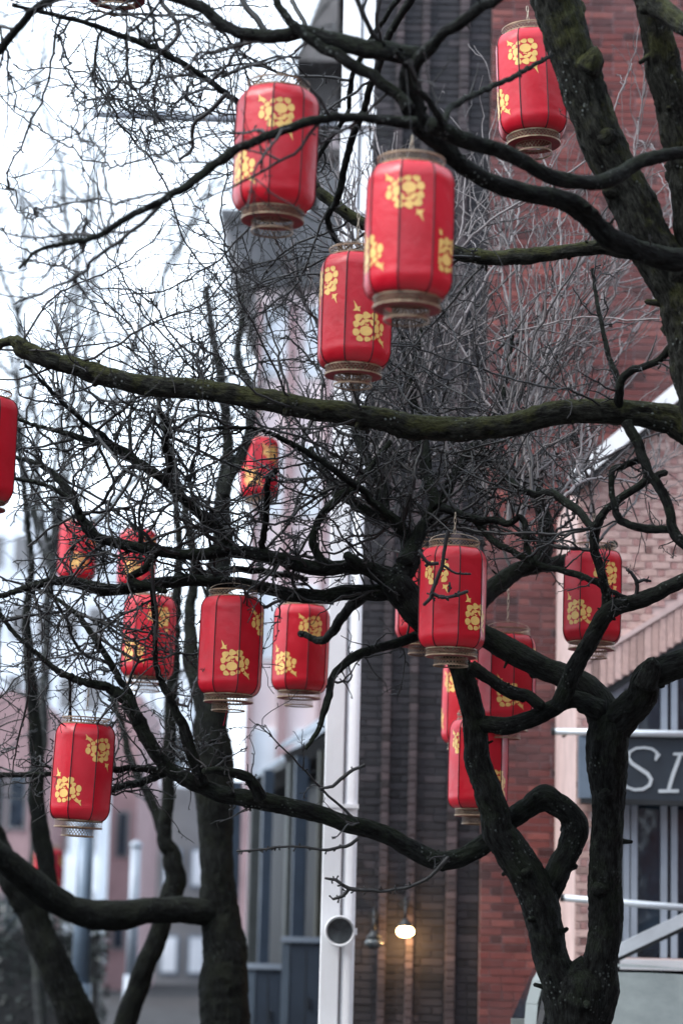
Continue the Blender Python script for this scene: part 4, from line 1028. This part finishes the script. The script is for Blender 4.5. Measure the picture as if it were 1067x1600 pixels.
for pts in ([(253,81,4),(278,55,3.5),(272,30,3.5),(256,8,4),(245,-20,4)], [(253,82,3),(238,100,3),(238,116,2.6),(218,139,2.2),(190,125,1.8)], [(354,147,4),(330,172,4),(303,195,3.5),(300,232,3),(280,250,2.5)],
            [(347,120,3),(365,112,3),(400,100,2.5),(430,88,2),(470,90,1.6)], [(420,56,5),(405,35,5),(385,10,5),(370,-15,4)], [(480,50,4),(470,25,4),(455,0,4)]):
    gC.t.add(limb_path(pts, (12.8, 12.9), .03), 7)
G_FINE = dict(levels=3, dens=(3.6, 2.5), wig=.12, trop=.0, spur=7, spur_len=.02, ang=(30,70), bias=(0,0,.05), shr=.55, rk=.007, step=.06)
for pa, dn, L in ((N3,2,(.5,1.2)),(N8,2.5,(.5,1.2)),(N12,3,(.5,1.1)),(N11,3,(.4,1.0)),(N3,4,(.2,.5)),(N4,4,(.2,.5)),(N8,5,(.25,.7)),(N9,5,(.2,.6)),(N10,5,(.2,.5)),(N11,6,(.2,.6)),(N12,7,(.2,.6)),(N6,3,(.1,.3)),(N7,3,(.1,.3)),(CP,2.0,(.2,.5))):
    gC.sprout(pa, dn*.36, (L[0]*1.2, L[1]*1.4), 1, G_FINE); gC.spurs(pa, 5, .022)
gC.sprout(CM, 4.0, (.3,1.0), 1, dict(G_FINE, bias=(0,0,.3)), .3); gC.spurs(CM, 2, .03); gC.spurs(N1, 2, .03)
gC.sprout(N1, .8, (.1,.3), 1, G_FINE); gC.sprout(C1, .7, (.15,.45), 1, G_FINE, .6)
G_FILC = dict(G_FILL, wig=.14, spur=7, dens=(4.5,))
fill_branches(gC, 14, (N8,N12,CM), (-40, 330, 120, 560), (13.2, 15.5), 76, dict(G_FILC, dens=(2.6,)), .007, 2.8, (.3,.9), 3.2)
fill_branches(gC, 13, (N3,N8,N11,N12,N4,N10), (-30, 540, 0, 520), (13.8, 16.5), 74, G_FILC, .008, 4.5, (.25,.75), 4.2)
fill_branches(gC, 15, (CM,CP), (0, 600, 380, 660), (13.8, 15.5), 75, G_FILC, .008, 5.0, (.25,.75), 1.8)
# branches hanging down right, below the mossy limb
CR = limb(tC, 'branch', [(978,660,9),(996,694,8),(1011,733,8),(1027,757,8),(1043,794,8),(1052,828,8),(1067,851,8),(1110,890,7)], (13.9, 13.6), M['bark'])
CR2 = limb(tC, 'branch', [(1049,828,6),(1013,826,6),(976,818,6),(964,808,6),(956,774,5),(957,737,5),(972,729,5),(1000,719,5),(1012,728,5)], (13.8, 14.1), M['bark'])
CR3 = limb(tC, 'branch', [(966,645,8),(966,621,7),(972,592,6),(988,578,6),(1019,568,6),(1045,545,6),(1075,520,6)], (14.0, 13.7), M['bark'])
CR4 = limb(tC, 'branch', [(968,600,6),(960,583,5),(950,556,4),(940,510,3.5),(932,470,3),(925,420,2.5)], (14.0, 14.4), M['bark'])
for pa in (CR, CR2, CR3, CR4):
    gC.sprout(pa, 8, (.12,.4), 1, G_GNARL); gC.spurs(pa, 14, .03)
gC.build('twigs', M['twig'], tC)

# ------------------------------------------------------------------ blurred trees at the left
def left_tree(name, label, stems, seed, grows):
    t = empty(name); setp(t, label, 'tree', 'blurred trees down the street'); g = Grower(seed); ps = []
    for k, (pts, d, nm) in enumerate(stems): ps.append(limb(t, nm, pts, d, M['bark_far'], .16))
    for i, dn, L, f0 in grows: g.sprout(ps[i], dn, L, 1, dict(levels=3, dens=(3,2), wig=.2, trop=.01, ang=(35,75), bias=(0,0,.15), shr=.55, rk=.009, step=.09), f0)
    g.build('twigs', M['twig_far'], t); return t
left_tree('street_tree', 'tall blurred trunk standing between the lanterns and the slatted shop front',
  [([(352,1900,48),(352,1750,42),(351,1600,37),(347,1500,35),(343,1430,30),(341,1350,25),(339,1300,25),(336,1230,28),(333,1160,28),(331,1100,23),(337,1000,19),(343,900,18),(346,820,15),(350,760,12),(356,700,9),(352,640,8),(344,580,7),(332,520,5),(322,450,3)], (21,22.5), 'trunk'),
   ([(352,1420,10),(338,1422,17),(318,1423,21),(280,1422,20),(230,1425,20),(180,1432,22),(130,1426,22),(90,1409,20),(50,1381,20),(20,1355,20),(0,1335,18),(-40,1300,16)], (21.5,20.6), 'branch'),
   ([(334,1160,10),(326,1120,16),(315,1085,15),(300,1030,13),(298,950,9),(305,880,8),(290,800,6),(270,720,5),(250,640,4),(240,560,3)], (21.3,23), 'branch'),
   ([(350,775,8),(358,745,11),(385,690,8),(395,620,7),(372,560,6),(380,480,4),(372,440,3)], (22,23.5), 'branch')],
  31, [(0,2.2,(.4,1.1),.62),(2,2.2,(.4,1.0),.4),(3,2.2,(.4,1.0),.2)])
left_tree('street_tree', 'blurred forked tree at the lower left with one bent stem',
  [([(165,1900,46),(165,1760,40),(160,1690,34),(135,1630,29),(115,1580,27),(95,1530,26),(75,1480,25),(50,1430,23),(25,1380,21),(5,1335,19),(-12,1290,17),(-20,1200,14),(-15,1080,12),(-5,950,10)], (22.5,22.8), 'trunk'),
   ([(168,1720,28),(182,1640,20),(197,1600,18),(215,1540,17),(236,1486,15),(252,1440,15),(266,1400,17),(277,1370,16),(268,1337,14),(257,1308,12),(262,1262,10),(266,1180,10),(268,1100,10),(272,1000,10),(276,930,8),(280,850,6),(272,760,5),(262,680,4),(266,600,3)], (22.6,23.5), 'branch'),
   ([(80,1420,15),(70,1340,14),(62,1280,13),(58,1200,11),(52,1120,10),(48,1040,9),(42,960,7),(50,880,5),(40,790,4),(30,700,3)], (22.7,23.5), 'branch'),
   ([(257,1310,9),(243,1265,8),(228,1235,7),(205,1190,6),(190,1130,5),(170,1070,4)], (23.2,24), 'branch')],
  32, [(0,2.5,(.4,1.0),.6),(1,2.5,(.4,1.0),.5),(2,3.0,(.4,1.0),.4),(3,3,(.3,.8),.2)])

# far trees, soft in the distance
def far_tree(px, Y, h, spread, seed, label, thick=.13):
    t = empty('street_tree'); c = W(px, 1500, Y); rng = np.random.default_rng(seed); g = Grower(seed+100, cull=False)
    setp(t, label, 'tree', 'blurred trees down the street'); b = np.array((c.x, Y, 0.))
    pa = twig_path(rng, b, (rng.normal()*.05, 0, 1), h*.45, thick, thick*.75, .03, .03, .25); T = Tubes(); T.add(catmull(pa, .12), 10, .12, seed); T.build('trunk', M['bark_haze'], t)
    top = pa[-1,:3]; nb = 8
    for k in range(nb):
        an = 2*math.pi*(k+rng.random()*.7)/nb; el = rng.uniform(.5,1.6); d = np.array((math.cos(an)*spread, math.sin(an)*spread, el))
        L = h*.62*rng.uniform(.7,1.1); st = pa[-1-int(rng.integers(0,4)),:3]
        p = catmull(twig_path(rng, st, d, L, thick*.5, .012, .09, .05, .3), .15)
        T = Tubes(); T.add(p, 7); T.build('branch', M['bark_haze'], t)
        g.sprout(p, 2.6, (.7,1.9), 1, dict(levels=3, dens=(2.4,1.8), wig=.22, trop=.0, ang=(35,78), bias=(0,0,.05), shr=.55, rk=.010, step=.12), .15)
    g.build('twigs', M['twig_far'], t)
far_tree(70, 36, 16, .6, 41, 'far blurred tree at the left with thin bare twigs against white sky', .09)

# ------------------------------------------------------------------ lanterns
WL = .42; HB = 1.48*WL; NP = 8; STEP = 2*math.pi/NP
def prof_r(t):
    """body radius at height t in -1..1 (seam line)"""
    z = abs(t)*HB/2; zc = HB/2-.22*WL
    if z <= zc: return .5*WL*(1 - .012*(z/zc)**2)
    f = min(1, (z-zc)/(.22*WL)); return .37*WL + .13*WL*.988*math.sqrt(max(0, 1-f**2.0))
def body_r(th, t):
    """th from a seam, 0..STEP; panels are nearly flat between seams"""
    u = (th % STEP)/STEP; x = (u-.5)*STEP; flat = math.cos(STEP/2)/math.cos(x)
    return prof_r(t)*(1-.66*(1-flat))
def cyl_pt(th, r, z): return (r*math.sin(th), -r*math.cos(th), z)
def ztab():
    zs = [k/10*(1-.44*WL/HB*1.0) for k in range(-10, 11)]
    sh = [1-.44*WL/HB*(1-math.sin(math.pi/2*k/9)) for k in range(1, 10)]
    return sorted([-s for s in sh] + zs + sh)
ZT = ztab()
def make_panel():
    m = MB(); n = 8; ids = []
    for t in ZT:
        for k in range(n+1):
            th = STEP*k/n; m.v.append(cyl_pt(th, body_r(th if k < n else 0, t) if 0 < k < n else prof_r(t), t*HB/2))
    for i in range(len(ZT)-1):
        for k in range(n): a = i*(n+1)+k; m.f.append((a, a+1, a+n+2, a+n+1))
    return m.mesh('panel', M['vinyl'], True)
def make_rib():
    T = Tubes(); pts = np.array([[*cyl_pt(0, prof_r(t)+.0004, t*HB/2), .0040] for t in ZT]); T.add(pts, 6)
    o = T.build('rib', M['piping'], None); me = o.data; bpy.data.objects.remove(o); return me
def lattice(r, z0, z1, n, lean=2.0, sw=.0029):
    m = MB(); h = z1-z0
    for sgn in (1, -1):
        for k in range(n):
            a = 2*math.pi*k/n; seg = 3
            for i in range(seg):
                f0, f1 = i/seg, (i+1)/seg; rr = r+.0008*sgn
                A0 = a+sgn*lean*2*math.pi/n*f0; A1 = a+sgn*lean*2*math.pi/n*f1; dw = sw/r/2*1.15
                q = [cyl_pt(A0-dw, rr, z0+h*f0), cyl_pt(A0+dw, rr, z0+h*f0), cyl_pt(A1+dw, rr, z0+h*f1), cyl_pt(A1-dw, rr, z0+h*f1)]
                m.quad(*q)
    for zc in (z0, z1):
        m.lathe([(r-.002, zc-.0045), (r+.003, zc-.004), (r+.003, zc+.004), (r-.002, zc+.0045), (r-.002, zc-.0045)], 40)
    return m.mesh('lattice_ring', M['lattice'])
def blob(cx, cy, rx, ry, rot=0, wav=0, nw=3, n=16, ph=0):
    pts = []
    for k in range(n):
        a = 2*math.pi*k/n; f = 1+wav*math.cos(nw*a+ph); x, y = rx*f*math.cos(a), ry*f*math.sin(a); c, s = math.cos(R(rot)), math.sin(R(rot))
        pts.append((cx+x*c-y*s, cy+x*s+y*c))
    return (cx, cy), pts
def leaf(pts): 
    cx = sum(p[0] for p in pts)/len(pts); cy = sum(p[1] for p in pts)/len(pts); return (cx, cy), pts
# peony drawn from the photograph, unit = about half the flower's width
PEONY = [
    blob(-.22,-.24,.40,.26,0,.09,2,20,math.pi),           # large heart-shaped petal
    blob(-.80,-.34,.21,.21,10,.05), blob(-.80,.12,.20,.19,20,.12,3), blob(-.68,.50,.25,.20,35,.13,3,18,.6),
    blob(-.58,-.70,.21,.16,-24,.08), blob(-.13,-.70,.20,.14,4,.08), blob(.24,-.60,.15,.13,20,.08),
    blob(-.22,.64,.24,.20,4,.14,3,18,.4), blob(-.45,.20,.12,.20,-34,.1), blob(-.20,.34,.16,.10,10,.08),
    blob(.28,.62,.22,.23,24,.12,3,18), blob(.12,.26,.12,.19,32,.1),
    blob(.42,-.06,.23,.26,-14,.10,3,18,1.0), blob(.50,.34,.15,.14,20,.1), blob(.54,-.42,.17,.13,26,.06),
    blob(.86,.10,.17,.26,-8,.14,2,18,.5), blob(.84,-.26,.12,.11,10,.1),
    blob(-.24,.14,.05,.05,0), blob(-.12,.10,.05,.05,0), blob(-.20,.04,.04,.035,0),
    leaf([(-1.0,1.46),(-.84,1.24),(-.76,1.10),(-.58,1.14),(-.64,1.02),(-.60,.84),(-.76,.88),(-1.02,.86),(-.90,1.02),(-.93,1.2)]),
    leaf([(1.12,-1.04),(1.04,-.80),(1.10,-.62),(.94,-.66),(.78,-.54),(.70,-.46),(.68,-.62),(.54,-.62),(.74,-.78),(.92,-.86)]),
]
def make_flower(zc, sc, flip, seam_off):
    """seam_off = angle of the flower's centre from a seam"""
    m = MB()
    for (c, pts) in PEONY:
        def mp(q):
            x, y = q
            if flip: x, y = -x, -y
            x *= sc; y *= sc; th = seam_off + x/(.5*WL); t = (zc+y)/(HB/2)
            return cyl_pt(x/(.5*WL), body_r(th, t)+.0016, zc+y)
        n = len(m.v); ring = [mp(p) for p in pts]; mid = [mp(((p[0]+c[0])/2, (p[1]+c[1])/2)) for p in pts]; m.v += ring + mid + [mp(c)]; K = len(pts)
        for k in range(K):
            j = (k+1) % K
            f = [(n+k, n+j, n+K+j, n+K+k), (n+K+k, n+K+j, n+2*K)]
            m.f += f
    return m.mesh('flower_print', M['gold'], True)
OFF = R(6)
ME_PANEL, ME_RIB = make_panel(), make_rib()
ME_LOW = make_flower(-.20*HB, .235*WL, False, -OFF); ME_UP = make_flower(.23*HB, .225*WL, True, OFF)
RT = .37*WL
ME_TOP = lattice(RT+.001, HB/2+.004, HB/2+.044, 44); ME_B1 = lattice(RT+.001, -HB/2-.048, -HB/2-.004, 44); ME_B2 = lattice(.25*WL, -HB/2-.104, -HB/2-.050, 32)
m = MB(); m.lathe([(.06,-HB/2+.002),(RT-.002,-HB/2-.001),(RT-.004,-HB/2-.004)], 36); m.lathe([(.25*WL-.003,-HB/2-.049),(RT,-HB/2-.050),(RT,-HB/2-.053),(.25*WL,-HB/2-.0535)], 36); ME_BASE = m.mesh('base_disc', M['redbase'])
m = MB(); m.lathe([(.05,HB/2+.0),(RT-.002,HB/2+.001),(RT-.004,HB/2+.004)], 36); ME_CAP = m.mesh('top_disc', M['redbase'])
T = Tubes(); T.add(np.array([[RT*math.cos(a)*.98, 0, HB/2+.05+.05*math.sin(a), .0022] for a in np.linspace(0, math.pi, 14)]), 5); o = T.build('wire_handle', M['chain'], None); ME_HANDLE = o.data; bpy.data.objects.remove(o)
def link_mesh():
    T = Tubes(); pts = []
    for k in range(17):
        a = 2*math.pi*k/16; pts.append((.007*math.cos(a), 0, .020*math.sin(a)+.0, .0026))
    T.add(np.array(pts), 5, cap=False); o = T.build('chain_link', M['chain'], None); me = o.data; bpy.data.objects.remove(o); return me
ME_LINK = link_mesh()
def lantern(cx, cyy, w, low, lows, ups, chain, label, tilt=0.0, cord=False, dd=None):
    """cx, cyy body centre in the photo, w its width; low/up = angles of the prints in view"""
    d = dd or WL*FPX/w; p = P(cx, cyy, d)
    face = math.atan2(p.x, p.y)             # turn so that angle 0 looks at the camera
    e = empty('red_lantern', p, 0); e.rotation_euler = (R(tilt*.5), R(tilt), -face)
    seam = R(low)+OFF
    for k in range(NP):
        link('panel', ME_PANEL, e, None, (0, 0, seam+STEP*k)); link('rib', ME_RIB, e, None, (0, 0, seam+STEP*k))
    for a in lows: link('flower_print', ME_LOW, e, None, (0, 0, R(a)))
    for a in ups: link('flower_print', ME_UP, e, None, (0, 0, R(a)))
    for nm, me in (('lattice_ring', ME_TOP), ('lattice_ring', ME_B1), ('lattice_ring', ME_B2), ('base_disc', ME_BASE), ('top_disc', ME_CAP), ('wire_handle', ME_HANDLE)): link(nm, me, e)
    z = HB/2+.115; n = max(2, int(chain*d/FPX/.033))
    for k in range(n):
        link('chain_link', ME_LINK, e, (0, 0, z+.033*k), (0, 0, math.pi/2*(k % 2)+.4))
    top = e.matrix_basis @ Vector((0, 0, z+.033*n)); best = None
    for q in ALL_LIMBS:
        dv = q[:,:3]-np.array(top); m_ = (dv[:,2] > .0) & (dv[:,2] < 1.3); 
        if not m_.any(): continue
        sc_ = np.hypot(dv[:,0], dv[:,1])*3 + dv[:,2]; sc_[~m_] = 1e9; i_ = int(sc_.argmin())
        if sc_[i_] < 1.9 and (best is None or sc_[i_] < best[0]): best = (sc_[i_], q[i_])
    if best is not None:
        b_ = Vector(best[1][:3]); inv = e.matrix_basis.inverted(); a_ = Vector((0, 0, z+.033*n-.03)); c_ = inv @ b_; mid = a_.lerp(c_, .5)
        T = Tubes(); T.add(np.array([[*a_, .0010], [*mid, .0010], [*c_, .0010]]), 5); T.build('hanging_wire', M['iron'], e)
    if cord:
        T = Tubes(); T.add(np.array([[0,0,-HB/2-.05,.002],[-.01,0,-HB/2-.12,.002],[-.025,-.01,-HB/2-.20,.0018]]), 5); T.build('cord', M['tassel'], e)
    setp(e, label, 'lantern', 'red lanterns hung in the trees')
LANTERNS = [
 (431, 238, 130, -58, -8, 12, 'large near red lantern at upper centre left with a bare branch crossing its front', 1.0),
 (639, 366, 141, -64, -17, 12, 'largest nearest red lantern overlapping another lantern below the dark limb', .6),
 (555, 489, 118, 24, 80, 50, 'red lantern half hidden behind the largest one, lower left of it', .6),
 (829, 136, 111, -70, -14, 30, 'red lantern at top right partly covered by the mossy leaning trunk', -3.0),
 (361, 1010, 102, 9, 64, 40, 'red lantern with a pink cord hanging below, centre left', .8),
 (470, 1014, 90, -36, 22, 40, 'red lantern right of the corded one, its top ring behind the limb', .8),
 (233, 996, 85, -36, 22, 40, 'red lantern behind twigs, left of the corded one', 1.5),
 (129, 1207, 100, -27, 32, 40, 'lowest left red lantern hanging before the blurred street', 2.0),
 (707, 936, 106, 48, -34, 40, 'red lantern at centre right with a thorny twig across it', .8),
 (664, 930, 94, 160, -15, 40, 'red lantern mostly hidden behind the one with the thorny twig', .8),
 (925, 933, 96, -29, 33, 45, 'red lantern at the right with a branch running up its middle', .8),
 (791, 1062, 93, 8, 66, 60, 'red lantern behind the slanting limb at lower right', .6),
 (733, 1098, 86, 78, 134, 40, 'red lantern mostly behind the dark forked stem, left of another', .6),
 (747, 1195, 93, 40, -40, 40, 'lowest red lantern split by the dark stem at lower right', .6),
 (405, 733, 63, -20, 36, 40, 'small blurred red lantern behind twigs below the mossy limb', -1.0),
 (122, 862, 60, 5, 62, 40, 'small blurred red lantern at far left behind twigs', .5),
 (215, 874, 61, -15, 40, 30, 'small blurred red lantern just above the twig covered one', .5),
 (-27, 704, 109, 110, 160, 60, 'red lantern cut off by the left edge of the view', .5),
 (188, -95, 116, 0, 60, 60, 'lantern at the top edge showing only its lattice foot', .5),
 (75, 1362, 47, 20, 76, 40, 'tiny blurred red lantern low at the left behind the bent limb', .5),
]
EXTRA = {1: ([66], []), 2: ([], [-56]), 8: ([], []), 13: ([], [])}
for k, (cx, cyy, w, lo, up, ch, lab, ti) in enumerate(LANTERNS):
    if k in (8, 13):      # the upper print stands left of the lower one
        lo = up+84; lows, ups = [lo, lo+180], [up, up+180]
    else:
        lows, ups = [lo, lo+180], [lo+57, lo+237]
    xl, xu = EXTRA.get(k, ([], []))
    lantern(cx, cyy, w, lo, lows+xl, ups+xu, ch, lab, ti, cord=(k == 4))

# ------------------------------------------------------------------ put each group's origin at its base
bpy.context.view_layer.update()
for o in list(bpy.data.objects):
    if o.type == 'EMPTY' and o.parent is None and o.location.length < 1e-6 and o.children:
        pts = []
        for c in o.children:
            if c.type == 'MESH' and len(c.data.vertices): pts += [c.matrix_world @ Vector(b) for b in c.bound_box]
        if not pts: continue
        lo = Vector([min(p[i] for p in pts) for i in range(3)]); hi = Vector([max(p[i] for p in pts) for i in range(3)])
        b = Vector(((lo.x+hi.x)/2, (lo.y+hi.y)/2, lo.z)); o.location = b
        for c in o.children: c.location = c.location - b
